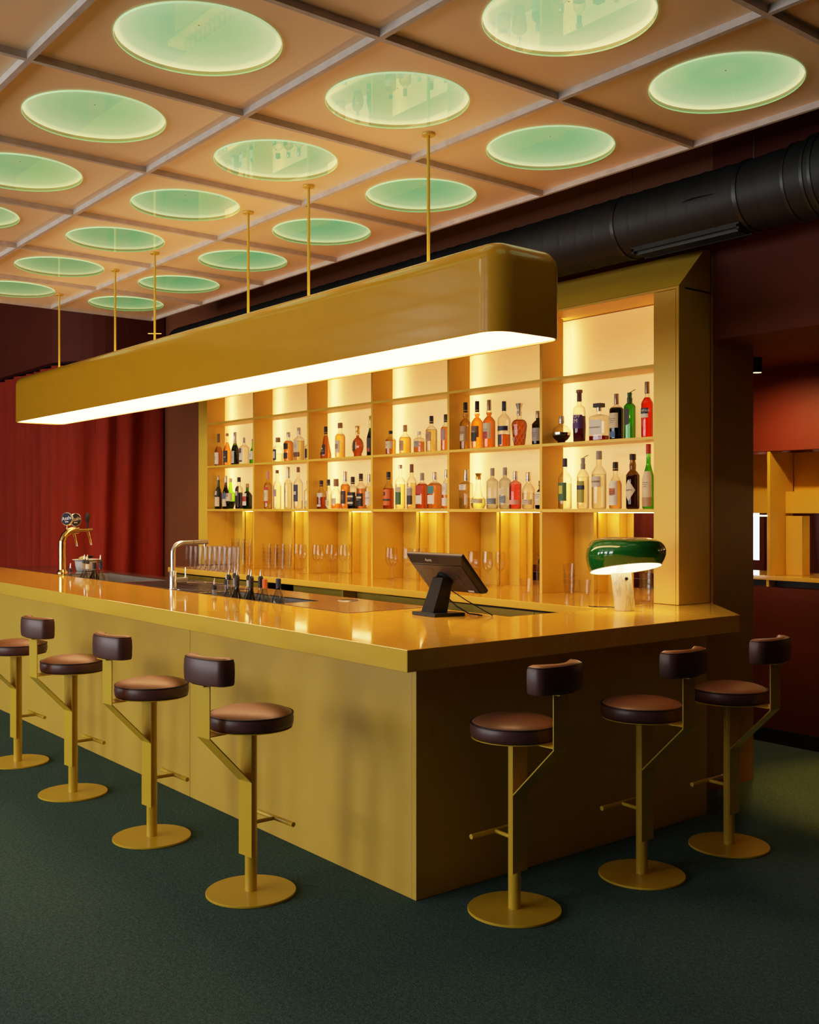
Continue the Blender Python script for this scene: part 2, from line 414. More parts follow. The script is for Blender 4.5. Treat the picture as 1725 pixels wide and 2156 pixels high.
# ------------------------------------------------------------------ black duct
d = thing('air_duct', 'fat black spiral duct running under the ceiling along the back wall', 'duct', (0, 2.13, 3.315))
seg = 48; prof = []
vs = MB(); pts = []; rr = []
n = 900; x0, x1 = -6.4, .40
def ring_tube(mb, x0, x1, r, n, groove=None):
    pts = []; rs = []
    for k in range(n+1):
        x = x0+(x1-x0)*k/n; pts.append((x, 0, 0)); rs.append(r)
    # swept as a lathe about x with helical seam
    o = len(mb.v); V = []; F = []
    for k, p in enumerate(pts):
        for i in range(seg):
            a = 2*PI*i/seg; ph = (p[0]/.135+i/seg) % 1.0
            q = r+(.0035 if ph < .07 else 0.) if groove else r
            V.append((p[0], q*math.cos(a), q*math.sin(a)))
    for k in range(n):
        for i in range(seg):
            i2 = (i+1) % seg; F.append((k*seg+i, k*seg+i2, (k+1)*seg+i2, (k+1)*seg+i))
    mb.add(V, F); return mb
ring_tube(MB(), -6.4, .36, .185, 680, True).build('tube', 'duct', d, smooth='all')
b2 = MB(); ring_tube(b2, .36, .50, .190, 4); ring_tube(b2, .50, .62, .200, 4); b2.build('collar', 'duct', d, smooth='all')
b2 = MB(); ring_tube(b2, .62, 2.4, .215, 6); b2.lathe([(.19, 0), (.215, 0)], seg=48, cap=False)
b2.build('wide_tube', 'duct', d, smooth='all')
for x in (-.60, .22):
    b2 = MB(); ring_tube(b2, x-.012, x+.012, .1905, 2); b2.build('clamp_ring', 'black', d, smooth='all')
    box(x-.002, x+.002, -.002, .002, .19, .60).build('hanger_rod', 'steel_dark', d)
for x in (.505, .618, .66):
    mb_ = MB(); ring_tube(mb_, x-.008, x+.008, .204 if x < .6 else .2195, 2); mb_.build('seam_ring', 'black', d, smooth='all')
MB().lathe([(.18, -6.405), (.187, -6.40), (.187, -6.38)], seg=32, cap=True).xf(Matrix(((0,0,1,0),(0,1,0,0),(1,0,0,0),(0,0,0,1)))).build('end_ring', 'black', d, smooth=True)
g = MB()
g.box(-.52, .20, -.105, -.095, -.178, -.140); g.box(-.52, .20, .015, .025, -.200, -.175); g.box(-.52, -.50, -.105, .025, -.19, -.16); g.box(.18, .20, -.105, .025, -.19, -.16)
go = g.build('air_grille', 'duct', d, bevel=.002)
g = MB()
for k in range(5): g.box(-.50, .18, -.085+k*.022, -.078+k*.022, -.197, -.176)
g.build('louvres', 'black', go)
# ------------------------------------------------------------------ bar
bar = thing('bar_counter', 'long mustard yellow panelled bar body running round the corner', 'bar')
box(-2.058, -.03, 0, .03, 0, 1.011).build('front_panel', 'bar_paint', bar, bevel=.002)
box(-6.7, -2.062, 0, .03, 0, 1.011).build('front_panel', 'bar_paint', bar, bevel=.002)
box(-2.3, -1.8, .031, .04, 0, 1.0).build('panel_joint', 'black', bar)
box(-.03, 0, 0, 2.024, 0, 1.011).build('end_panel', 'bar_paint', bar, bevel=.002)
box(-.45, -.032, 1.995, 2.022, 0, 1.008).build('end_panel', 'bar_paint', bar)
box(-6.7, -6.67, .032, .95, 0, 1.008).build('end_panel', 'bar_paint', bar)
box(-6.66, -.47, .955, .975, .1, 1.008).build('rear_panel', 'steel_dark', bar)
box(-.46, -.44, .98, 1.70, .1, 1.008).build('rear_panel', 'yellow', bar)
top = MB().prism([(-6.75, -.238), (.238, -.238), (.238, 1.974), (-.27, 2.455), (-.44, 2.455), (-.44, .97), (-1.09, .97), (-1.09, .425), (-6.75, .425)], 1.0125, 1.10)
tag(top.build('bar_countertop', 'counter', bevel=.003), 'glossy thick yellow countertop wrapping the front corner of the bar', 'countertop')
# stainless worktop let into the bar, with two sunken wells
st = thing('steel_worktop', 'stainless steel bar sink unit with ridged drainer behind the yellow counter edge', 'sink', (0, 0, 0))
s = MB(); W1 = (-2.78, -1.80, .435, .72); W2 = (-5.28, -4.05, .435, .86); Y0, Y1 = .427, .985
zt = 1.102; zb_ = 1.094
xs = [-6.75, W2[0], W2[1], W1[0], W1[1], -1.095]
for a, b_ in ((0, 1), (2, 3), (4, 5)): s.box(xs[a], xs[b_], Y0, Y1, zb_, zt)
for Wl in (W1, W2): s.box(Wl[0], Wl[1], Y0, Wl[2], zb_, zt); s.box(Wl[0], Wl[1], Wl[3], Y1, zb_, zt)
s.box(-6.75, -1.095, Y1, Y1+.008, 1.03, zt)
s.build('drainboard', 'steel', st, bevel=.002)
for Wl, zf in ((W1, .86), (W2, .86)):
    b2 = MB(); x0, x1, y0, y1 = Wl
    b2.box(x0, x1, y0-.003, y0, zf, zb_); b2.box(x0, x1, y1, y1+.003, zf, zb_); b2.box(x0-.003, x0, y0, y1, zf, zb_); b2.box(x1, x1+.003, y0, y1, zf, zb_); b2.box(x0, x1, y0, y1, zf-.004, zf)
    b2.build('well', 'well_steel', st)
r_ = MB()
for k in range(12): r_.box(-3.66, -2.84, .46+k*.034, .468+k*.034, zt-.001, zt+.004)
for k in range(14): r_.box(-3.98+k*.0, -3.30, .50+k*.033, .505+k*.033, zt-.001, zt+.003)
r_.build('ridges', 'steel', st)
for (x, y) in ((-1.72, .87), (-3.72, .89)):
    MB().lathe([(.002, zt+.001), (.055, zt+.001), (.062, zt+.004), (.066, zt)], c=(x, y, 0), seg=24, cap=False).build('drain', 'steel_dark', st, smooth=True)
# ------------------------------------------------------------------ back counter, its cabinets and the shelving
tag(MB().prism([(-5.78, 1.66), (-.442, 1.66), (-.442, 2.452), (-.47, 2.46), (-.47, 3.05), (-5.78, 3.05)], 1.054, 1.10).build('back_counter', 'counter', bevel=.003),
    'yellow back counter under the bottle shelving, carrying the glassware', 'countertop')
def cabinet(name, label, x0, x1, doors, yf=1.72):
    c = thing(name, label, 'cabinet')
    b2 = MB(); b2.box(x0, x1, yf+.022, 2.44, .08, 1.04); b2.box(x0, x1, yf+.06, 2.40, 0, .08)
    b2.build('carcass', 'black_soft', c)
    w_ = (x1-x0)/doors
    for k in range(doors):
        box(x0+k*w_+.002, x0+(k+1)*w_-.002, yf, yf+.02, .09, 1.035).build('door', 'yellow', c, bevel=.0015)
    return c
cabinet('back_cabinet', 'yellow base cabinet under the far end of the back counter', -5.76, -4.08, 3)
cabinet('back_cabinet', 'yellow base cabinet behind the till at the corner of the bar', -1.54, -.465, 2)
c = thing('bottle_cooler', 'dark open recess with a narrow olive drawer under the back counter', 'cooler')
box(-4.06, -1.56, 2.30, 2.44, 0, 1.04).build('back_board', 'black_soft', c)
box(-4.06, -1.56, 1.80, 2.28, .0, .80).build('cooler_body', 'black', c, bevel=.004)
box(-3.01, -2.98, 1.72, 2.29, .805, 1.045).build('upright', 'yellow', c)
box(-2.60, -1.57, 1.80, 1.82, .955, 1.03).build('drawer_front', 'yellow', c, bevel=.002)
box(-2.97, -2.61, 1.84, 1.86, .90, 1.045).build('side_panel', 'yellow', c)
box(-3.95, -3.02, 1.90, 1.92, .97, 1.04).build('drawer_front', 'yellow', c)
# shelving
sh = thing('bottle_shelving', 'mustard yellow framed back bar shelving of six backlit bays', 'shelving')
YF, YD, YP = 2.157, 2.357, 2.438
ups = [-5.04, -4.131, -3.2135, -2.294, -1.3725]
XL, XR = -5.94, -.462
b2 = MB(); b2.box(-6.12, XL, YF, YD, 1.10, 2.907); b2.box(-6.12, XL-.17, YD, 2.45, 1.10, 2.907); b2.box(-6.11, XL, YD, 2.478, 1.10, 1.628); b2.build('left_stile', 'yellow', sh, bevel=.002)
b2 = MB(); b2.box(XR, -.3055, YF, YD, 1.102, 2.907); b2.box(XR+.02, -.3055, YD, 2.452, 1.102, 2.907); b2.build('right_stile', 'yellow', sh, bevel=.0015)
b2 = MB(); b2.box(-.3025, -.283, YF-.001, 2.452, 1.102, 2.924); b2.box(-6.12, -.3025, YF-.001, YF+.05, 2.909, 2.924); b2.build('edge_trim', 'yellow', sh, bevel=.0015)
MB().prism([(YF, 2.9255), (2.40, 3.168), (2.453, 3.168), (2.453, 2.912), (YF+.052, 2.912), (YF+.052, 2.9255)], -6.12, -.283, 'x').build('sloping_hood', 'yellow', sh)
for x in ups:
    box(x-.011, x+.011, YF, YD, 1.633, 2.907).build('upright', 'yellow', sh, bevel=.0015)
    box(x-.011, x+.011, YF, 2.46, 1.10, 1.632).build('upright', 'yellow', sh, bevel=.0015)
edges = [XL-.011]+ups+[XR+.011]
for k in range(6):
    x0, x1 = edges[k]+.0115, edges[k+1]-.0115
    for zt_ in (2.494, 2.0735):
        box(x0, x1, YF+.001, YD, zt_-.0185, zt_).build('shelf', 'yellow', sh, bevel=.001)
    box(x0, x1, YF+.001, 2.47, 1.629, 1.6495).build('shelf', 'yellow', sh, bevel=.001)
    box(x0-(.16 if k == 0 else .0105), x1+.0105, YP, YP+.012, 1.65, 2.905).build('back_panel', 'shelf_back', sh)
for k, x in enumerate(edges):
    h = .007
    xx = x+.001 if k == 0 else (x+.004 if k == 6 else x)
    box(xx-.0105, xx+.003, YD+.0005, YD+.002, 1.66, 2.90).build('led_strip', 'led', sh)
    if 0 < k < 6 or True:
        pass
# lower openings with stepped panels
for k in range(6):
    xd = edges[k]+.011; xe = edges[k+1]-.011
    b2 = MB()
    b2.box(xd, xd+.165, 2.462, 2.474, 1.1005, 1.628)
    b2.build('lower_panel', 'yellow', sh)
    box(xd+.165, xd+.185, 2.448, 2.476, 1.1005, 1.628).build('fin', 'yellow', sh)
    b2 = MB(); b2.box(xd+.187, xd+.196, 2.482, 2.56, 1.1005, 1.628); b2.box(xd+.196, xd+.30, 2.562, 2.574, 1.1005, 1.628)
    b2.box(xd+.29, xd+.30, 2.575, 2.64, 1.1005, 1.628); b2.box(xd+.30, xd+.345, 2.642, 2.655, 1.1005, 1.628)
    b2.build('stepped_panel', 'yellow', sh)
    if k < 5:
        b2 = MB(); b2.box(xd+.10, xe+.02 if k != 3 else xe-.10, 2.79, 2.803, 1.24 if k == 4 else 1.1005, 1.655); b2.build('rear_panel', 'yellow', sh)
    box(xe-.002, xe+.020, 2.462, 2.80, 1.1005, 1.655).build('rear_upright', 'yellow', sh)
    box(xd+.20, xe-.004, 2.474, 2.484, 1.6255, 1.6288).build('led_strip', 'led_thin', sh)
    box(xd+.37, xe-.02, 2.700, 2.712, 1.6505, 1.6550).build('led_strip', 'led_thin', sh)  # second strip, added to brighten the rear panels
    box(xe-.07, xe-.045, 2.47, 2.475, 1.590, 1.6285).build('clip', 'steel', sh)
box(XL, XR, 2.472, 2.80, 1.656, 1.66).build('soffit_board', 'yellow', sh)
# sockets seen through the fifth opening
sk = MB(); 
for dx in (.30, .375):
    MB().lathe([(.024, 0), (.024, .008), (.017, .009), (.015, .003), (.001, .003)], seg=16, cap=False).xf(Matrix.Translation((-2.294+.011+dx, 2.788, 1.262)) @ Matrix.Rotation(PI/2, 4, 'X')).build('socket', 'black', sh, smooth=True)
# ------------------------------------------------------------------ pendant
LX0, LX1, LYC, LH, ZB, ZT = -6.45, .035, .66, .232, 2.447, 2.862
p = thing('pendant_light', 'long glossy yellow box pendant with rounded corners glowing over the bar', 'pendant light', ((LX0+LX1)/2, LYC, ZB))
def rrect(a, b_, r, n=10):
    P = []
    for (sx_, sy_, q) in ((1, 1, 0), (-1, 1, 1), (-1, -1, 2), (1, -1, 3)):
        for k in range(n+1):
            t_ = q*PI/2+PI/2*k/n; P.append((sx_*(a-r)+r*math.cos(t_), sy_*(b_-r)+r*math.sin(t_)))
    return P
def loft(rings, mb, closed_top=False, flip=False):
    n = len(rings[0][0]); vs = []; fs = []
    for P, z in rings: vs += [(q[0], q[1], z) for q in P]
    for j in range(len(rings)-1):
        for i in range(n):
            i2 = (i+1) % n; f = (j*n+i, j*n+i2, (j+1)*n+i2, (j+1)*n+i); fs.append(f[::-1] if flip else f)
    if closed_top: fs.append(tuple(range((len(rings)-1)*n, len(rings)*n)))
    mb.add(vs, fs); return mb
A_ = (LX1-LX0)/2; RC = .115; RT = .085; H_ = ZT-ZB
rings = [(rrect(A_-.012, LH-.012, RC-.012), .014), (rrect(A_-.012, LH-.012, RC-.012), .001), (rrect(A_-.010, LH-.010, RC-.010), 0.), (rrect(A_-.002, LH-.002, RC-.002), 0.), (rrect(A_, LH, RC), .002), (rrect(A_, LH, RC), H_-RT)]
for k in range(1, 9):
    t_ = PI/2*k/8; ins = RT*(1-math.cos(t_)); rings.append((rrect(A_-ins, LH-ins, max(RC-ins, .02)), H_-RT+RT*math.sin(t_)))
loft(rings, MB(), True).build('shade', 'yellow_gloss', p, smooth=True)
dm = MB(); P_ = rrect(A_-.0125, LH-.0125, RC-.0125); dm.add([(q[0], q[1], .009) for q in P_], [tuple(range(len(P_)-1, -1, -1))])
dm.build('diffuser', 'diffuser', p)
xc = (LX0+LX1)/2
l = bpy.data.lights.new('ceiling_fill_light', 'AREA'); l.shape = 'RECTANGLE'; l.size = 5.9; l.size_y = .22; l.energy = 13; l.color = (1, .66, .34)  # unseen uplight, added to brighten the ceiling boards
lo = bpy.data.objects.new('ceiling_fill_light', l); COL.objects.link(lo); lo.location = (xc, LYC, ZT+.012); lo.rotation_euler = (PI, 0, 0)
for x in (-.714, -1.83, -2.541, -3.93, -4.66, -5.889):
    ro = MB().tube([(x-xc, 0, ZT-ZB-.002), (x-xc, 0, FZ-ZB-.012)], .0085, 10).build('rod', 'yellow_metal', p, smooth=True)
    MB().lathe([(.001, 0), (.034, 0), (.036, .004), (.036, .011), (.001, .0115)], c=(x-xc, 0, FZ-ZB-.012), seg=20, cap=False).build('ceiling_rose', 'yellow_metal', ro, smooth=True)
    if x == -3.93: MB().tube([(x-xc-.03, -.04, .52), (x-xc+.03, .04, .52)], .004, 6).build('cross_pin', 'brass', ro)
# ------------------------------------------------------------------ bar stools
S = thing('bar_stool', 'first bar stool from the corner along the long bar front', 'bar stool', (-.524, -.491, 0), .12, 'bar stools')
MB().lathe([(.001, 0), (.190, 0), (.193, .002), (.193, .009), (.191, .011), (.001, .0112)], seg=64, cap=False).build('base_plate', 'yellow_metal', S, smooth=True)
MB().tube([(0, 0, .0105), (0, 0, .712)], .026, 24).build('pole', 'yellow_metal', S, smooth=True)
HW = .0455; BO = -.240
def strap(poly): return MB().prism(poly, -HW, HW, 'x')
strap([(-.0265, .165), (-.0315, .165), (-.0315, .711), (-.0265, .711)]).build('pole_plate', 'yellow_metal', S, bevel=.0008)
strap([(-.032, .492), (BO, .704), (BO, .925), (BO-.005, .925), (BO-.005, .702), (-.032, .484)]).build('back_strap', 'yellow_metal', S, bevel=.0008)
strap([(BO+.0005, .7145), (-.10, .7145), (-.10, .7095), (BO+.0005, .7095)]).build('seat_strap', 'yellow_metal', S)
MB().lathe([(.001, 0), (.150, 0), (.178, .003), (.178, .006), (.001, .0065)], c=(0, .0, .710), seg=48, cap=False).build('seat_plate', 'yellow_metal', S, smooth=True)
cz = .717
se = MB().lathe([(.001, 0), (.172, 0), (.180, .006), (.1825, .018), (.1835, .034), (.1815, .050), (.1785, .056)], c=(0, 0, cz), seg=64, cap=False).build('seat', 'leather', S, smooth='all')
MB().lathe([(.1785, .056), (.174, .0605), (.165, .066), (.14, .0745), (.10, .0815), (.05, .0855), (.001, .087)], c=(0, 0, cz), seg=64, cap=False).build('seat_top', 'leather_top_lit', se, smooth='all')
ring = [(.1805*math.cos(2*PI*k/72), .1805*math.sin(2*PI*k/72), cz+.0565) for k in range(73)]
MB().tube(ring, .0035, 8, cap=False).build('piping', 'piping', se, smooth='all')
# backrest: curved padded block hugging the sitter
def backrest(mb, top):
    n = 28; rows_ = [(0, .012), (.004, .003), (.016, 0), (.058, -.0012), (.096, 0), (.108, .004)] if not top else [(.108, .004), (.1135, .010), (.117, .019)]
    vs = []; fs = []; ringn = 0; rings_ = []
    for (z, ins) in rows_:
        out = []
        L2 = .141-ins; tf = .030-ins
        for k in range(n+1):    # outer side (away from the bar)
            u = -1+2*k/n; x = L2*u; y = -tf+.030*u*u*1.0
            e_ = max(0, abs(u)-.86)/.14; out.append((x, y+e_*e_*tf*.55))
        for k in range(n+1):    # inner side
            u = 1-2*k/n; x = L2*u*.985; y = tf+.040*u*u-.006*math.cos(PI*u)
            e_ = max(0, abs(u)-.88)/.12; out.append((x, y-e_*e_*tf*.45))
        rings_.append([(q[0], q[1]+BO-.010, .925+z) for q in out])
    m_ = len(rings_[0])
    for R_ in rings_: vs += R_
    for j in range(len(rings_)-1):
        for i in range(m_):
            i2 = (i+1) % m_; fs.append((j*m_+i, j*m_+i2, (j+1)*m_+i2, (j+1)*m_+i))
    if not top: fs.append(tuple(range(m_-1, -1, -1)))
    else: fs.append(tuple(range((len(rings_)-1)*m_, len(rings_)*m_)))
    return mb.add(vs, fs), [rings_[-1] if not top else rings_[0]][0]
mb_, rg = backrest(MB(), False)
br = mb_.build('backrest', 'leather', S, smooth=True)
mb_, _ = backrest(MB(), True); mb_.build('backrest_top', 'leather_top_lit', br, smooth='all')
MB().tube(rg+[rg[0]], .0022, 6, cap=False).build('piping', 'piping', br, smooth='all')
strap([(BO+.02, .9255), (BO-.035, .9255), (BO-.035, .9205), (BO+.02, .9205)]).build('back_bracket', 'yellow_metal', S)
fr2 = MB().tube([(0, .02, .298), (.012, .120, .298)], .0085, 12).build('footrest_arm', 'yellow_metal', S, smooth=True)
MB().tube([(-.122, .130, .298), (.148, .114, .298)], .0105, 14).build('footrest_bar', 'yellow_metal', fr2, smooth=True)
labels = ['second bar stool from the corner along the long bar front', 'third bar stool from the corner along the long bar front', 'farthest bar stool along the long bar front, half out of the picture']
for k, x in enumerate((-1.496, -2.548, -3.505)): dup(S, (x, -.496, 0), (.09, .13, .10)[k], labels[k])
labels = ['bar stool at the short end of the bar nearest the corner', 'middle bar stool of the three at the short end of the bar', 'last bar stool at the short end of the bar, against the red wall']
for k, (x, y) in enumerate(((.331, .252), (.393, .990), (.394, 1.652))): dup(S, (x, y, 0), PI/2+.07, labels[k])
# ------------------------------------------------------------------ table lamp
LA = Vector((-.288, 1.692, 1.10)); VR = Vector((.625, .780, 0.)); VF = Vector((-.780, .625, 0))
t = thing('table_lamp', 'green domed table lamp leaning on a white marble column', 'lamp', LA+Vector((0, 0, .0008)))
lean = -.022
mbm = MB(); prof = [(.001, 0), (.053, 0), (.0545, .002), (.0545, .196), (.0525, .206), (.001, .214)]
mbm.lathe(prof, seg=40, cap=False)
mbm.v = [(x+VR.x*lean*z/.21*1.0, y+VR.y*lean*z/.21, z*(1+0.35*((x*VR.x+y*VR.y))*(1 if z > .15 else 0))) for x, y, z in mbm.v]
mbm.build('marble_base', 'marble', t, smooth=True)
bt = Vector((0, 0, .175))+VR*(lean+.018)-VF*.052
MB().tube([bt, bt-VF*.012], .0085, 14).build('dimmer_knob', 'black', t, smooth=True)
RT4 = Matrix.Translation(Vector((0, 0, .226))+VR*.004)
HS = .166
po = [(.001, .163), (.10, .1645), (.142, HS), (.165, .160), (.190, .144), (.207, .118), (.2145, .088), (.2135, .060), (.205, .030), (.191, .0)]
pi_ = [(.189, .0005), (.202, .030), (.2105, .060), (.2115, .088), (.204, .116), (.187, .140), (.163, .155), (.138, .160), (.09, .160), (.001, .160)]
def slant(mb):
    """the shade's open rim is cut at a slant: higher on the right and on the near side"""
    out = []
    for v in mb.v:
        q = Vector(v); k = max(0., 1-q.z/HS); q.z += k*(.085*q.dot(VR)-.20*q.dot(VF)); out.append(tuple(q))
    mb.v = out; return mb.xf(RT4)
slant(MB().lathe(po[::-1], seg=64, cap=False)).build('shade', 'lamp_green', t, smooth='all')
so = MB().lathe(pi_, seg=64, cap=False); so.f = [f[::-1] for f in so.f]; slant(so).build('shade_lining', 'lamp_white', t, smooth='all')
slant(MB().lathe([(.1885, .0), (.1885, -.002), (.1925, -.003), (.1925, .0015)], seg=64, cap=False)).build('shade_rim', 'white_paint', t, smooth='all')
slant(MB().lathe([(.118, .1653), (.122, .1672), (.130, .1668), (.134, .1655)], seg=64, cap=False)).build('top_ring', 'cap_ring', t, smooth='all')
MB().lathe([(.012, 0), (.020, 0), (.020, .030), (.030, .045), (.034, .06), (.028, .075), (.001, .08)], seg=24, cap=False).xf(Matrix.Translation(Vector((0, 0, .212))+VR*(lean))).build('bulb', 'lamp_white', t, smooth='all')
cab = [Vector((-.05, .02, .004)), Vector((-.10, .05, .004)), Vector((-.15, .05, .004)), Vector((-.20, .02, .004)), Vector((-.26, 0., .004))]
MB().tube(cab, .003, 6).build('cord', 'black', t, smooth='all')
l = bpy.data.lights.new('lamp_bulb_light', 'POINT'); l.energy = 5.; l.color = (1, .72, .38); l.shadow_soft_size = .05
lo = bpy.data.objects.new('lamp_bulb_light', l); COL.objects.link(lo); lo.location = LA+Vector((0, 0, .21))+VR*.004+Vector((0, 0, .07))
# ------------------------------------------------------------------ till
t = thing('till_screen', 'black touchscreen till on a slanted stand, seen from behind', 'till', (-.735, .66, 1.10))
mb_ = MB().prism([(-.10, -.012), (.095, -.020), (.125, .16), (.03, .165), (-.07, .10)], 0, .018); mb_.build('foot', 'black', t, bevel=.003)
pst = MB(); y0, y1 = .0, .085
vsP = []
for (yc, zc, hx, hy) in ((.055, .015, .050, .050), (.085, .10, .046, .043), (.115, .195, .042, .034)):
    vsP += [(-hx, yc-hy, zc), (hx, yc-hy, zc), (hx, yc+hy, zc), (-hx, yc+hy, zc)]
fsP = [(3, 2, 1, 0), (8, 9, 10, 11)]
for j in range(2):
    for i in range(4): fsP.append((j*4+i, j*4+(i+1) % 4, j*4+4+(i+1) % 4, j*4+4+i))
pst.add(vsP, fsP).build('stand', 'black', t, bevel=.004)
# screen local frame: u along x, w up the slope (top toward the customers), n outward at the back
c0 = Vector((-.006, .130, .207)); tl = math.atan2(.17, .19)
wv = Vector((0, -math.sin(tl), math.cos(tl))); nv = Vector((0, -math.cos(tl), -math.sin(tl)))
F4 = Matrix(((1, wv.x, nv.x, c0.x), (0, wv.y, nv.y, c0.y), (0, wv.z, nv.z, c0.z), (0, 0, 0, 1)))
hx, hw = .222, .130
body = MB(); 
body.add([(-hx, -hw, -.032), (hx, -hw, -.032), (hx, hw, -.032), (-hx, hw, -.032), (-hx, -hw, -.012), (hx, -hw, -.012), (hx, hw, -.012), (-hx, hw, -.012),
          (-hx+.018, -hw+.012, .006), (hx-.018, -hw+.012, .006), (hx-.018, hw-.048, .006), (-hx+.018, hw-.048, .006)],
         [(3, 2, 1, 0), (0, 1, 5, 4), (1, 2, 6, 5), (2, 3, 7, 6), (3, 0, 4, 7), (4, 5, 9, 8), (5, 6, 10, 9), (6, 7, 11, 10), (7, 4, 8, 11), (8, 9, 10, 11)])
bo = body.xf(F4).build('screen', 'black', t, bevel=.004)
MB().box(-hx+.024, hx-.024, -hw+.018, hw-.056, .006, .0085).xf(F4).build('back_cover', 'pos_back', bo, bevel=.002)
MB().box(-hx+.012, hx-.012, -hw+.012, hw-.012, -.0335, -.032).xf(F4).build('display', 'black', bo)
gr = MB()
for (a, b_, c_, d_) in ((-.13, -.05, .045, .048), (-.10, -.04, -.02, -.017), (.12, .123, -.06, .02), (-.175, -.172, -.07, .03), (-.055, -.052, .03, .045)): gr.box(a, b_, c_, d_, .0085, .0092)
gr.xf(F4).build('vent_slots', 'black', bo)
MB().lathe([(.001, .05), (.045, .05), (.050, .006)], seg=20, cap=False).xf(F4 @ Matrix.Translation((.0, -.02, -.0)) @ Matrix.Scale(.55, 4, (0, 0, 1))).build('hinge_boss', 'black', bo, smooth=True)
tx = text_mesh('Aures', .022); tx.f = [f[::-1] for f in tx.f] if False else tx.f
sl = math.atan2(.018, .036)
tx.xf(F4 @ Matrix.Translation((-.05, hw-.027, -.0035)) @ Matrix.Rotation(-sl*1.0, 4, 'X')); 
tx.v = [tuple(Vector(v)+nv*.003) for v in tx.v]
tx.build('lettering', 'white_paint', bo)
MB().box(.12, .165, -hw+.022, -hw+.034, .0085, .0095).xf(F4).build('sticker', 'porcelain', bo)
MB().tube([(.04, .10, .10), (.09, .13, .05), (.15, .16, .015), (.19, .22, .004)], .004, 6).build('cable', 'black', t, smooth='all')
MB().tube([(.06, .12, .13), (.12, .17, .08), (.20, .22, .03), (.235, .25, .005)], .003, 6).build('cable', 'black', t, smooth='all')
# ------------------------------------------------------------------ faucet
t = thing('faucet', 'chrome swan neck mixer tap standing on the steel worktop', 'tap', (-3.2, .452, 1.102))
MB().lathe([(.001, 0), (.028, 0), (.028, .004), (.0235, .006), (.0235, .122), (.0215, .125), (.001, .1255)], seg=24, cap=False).build('body', 'chrome', t, smooth=True)
pts = [(0, 0, .12), (0, 0, .25)]+[(0, .075*(1-math.cos(a)), .25+.065*math.sin(a)) for a in [PI/2*k/8 for k in range(1, 9)]]+[(0, .18, .317), (0, .262, .318)]
sp = MB().tube(pts, .0165, 16).build('spout', 'chrome', t, smooth=True)
MB().tube([(0, .245, .305), (0, .245, .285)], .011, 12).build('nozzle', 'steel', sp, smooth=True)
MB().tube([(0, .148, .3165), (0, .151, .3168)], .0168, 16).build('joint_ring', 'black', sp, smooth=True)
lv = MB().tube([(0, .02, .062), (0, .105, .062)], .019, 16).build('valve', 'chrome', t, smooth=True)
MB().tube([(0, .094, .075), (0, .096, .145)], .0048, 8).build('lever', 'chrome', lv, smooth=True)
# ------------------------------------------------------------------ beer tap tower
t = thing('beer_tap', 'gold curved beer tap tower with a round dark badge', 'beer tap', (-5.44, .52, 1.1025))
pts = [(0, 0, .0), (0, 0, .25)]+[(0, .11*(1-math.cos(a)), .25+.115*math.sin(a)) for a in [PI/2*k/10 for k in range(1, 11)]]+[(0, .14, .366)]
MB().tube(pts, .030, 20).build('column', 'brass', t, smooth=True)
MB().lathe([(.045, 0), (.045, .008), (.036, .022), (.031, .03)], seg=24).build('foot_ring', 'brass', t, smooth=True)
MB().tube([(0, .10, .362), (0, .265, .368)], .0125, 12).build('crossbar', 'brass', t, smooth=True)
for (y, z) in ((.098, .345), (.225, .352)):
    nz = MB().tube([(0, y, z), (.008, y+.012, z-.05), (.012, y+.022, z-.105)], [.012, .010, .008], 10).build('spout', 'brass', t, smooth=True)
    MB().tube([(.010, y+.018, z-.08), (.013, y+.024, z-.118)], .0085, 10).build('spout_tip', 'chrome', nz, smooth=True)
hb = MB().lathe([(.006, 0), (.007, .025), (.011, .04), (.0085, .052), (.010, .056), (.018, .085), (.0195, .12), (.012, .14), (.001, .142)], c=(0, .222, .372), seg=16, cap=False).build('handle', 'black', t, smooth=True)
def badge(y, z, r, rot, parent):
    m4 = Matrix.Translation((0.02, y, z)) @ Matrix.Rotation(rot, 4, 'Z') @ Matrix.Rotation(PI/2, 4, 'X')
    bd = MB().lathe([(r*.86, -.010), (r, -.008), (r, .006), (r*.9, .009), (r*.89, .007), (.001, .007)], seg=40, cap=False).xf(m4).build('badge', 'chrome', parent, smooth=True)
    MB().lathe([(r*.89, .0075), (.001, .0076)], seg=40, cap=False).xf(m4).build('badge_face', 'navy', bd)
    tx = text_mesh('Asahi', r*.78); tx.xf(m4 @ Matrix.Translation((0, r*.10, .009)) @ Matrix.Rotation(.16, 4, 'Z')); tx.build('lettering', 'porcelain', bd)
    tx = text_mesh('SUPER', r*.26); tx.xf(m4 @ Matrix.Translation((0, -r*.42, .009))); 
    dt = MB().lathe([(r*.12, .0085), (.001, .0086)], seg=12, cap=False); dt.v += []; 
    q = MB()
    for dx in (-.20, .0, .20): q.lathe([(r*.09, .0085), (.001, .0086)], c=(dx*r, -r*.42, 0), seg=10, cap=False)
    q.xf(m4).build('small_mark', 'porcelain', bd)
    MB().tube([(0.02, y, z-r), (.01, y, z-r-.03)], .008, 10).build('stem', 'chrome', bd, smooth=True)
for k_, c_, r_ in (('navy', (.006, .009, .035), .7),): pm(k_, c_, r_)
badge(.035, .462, .057, .58, t)
badge(.105, .455, .057, 1.75, t)
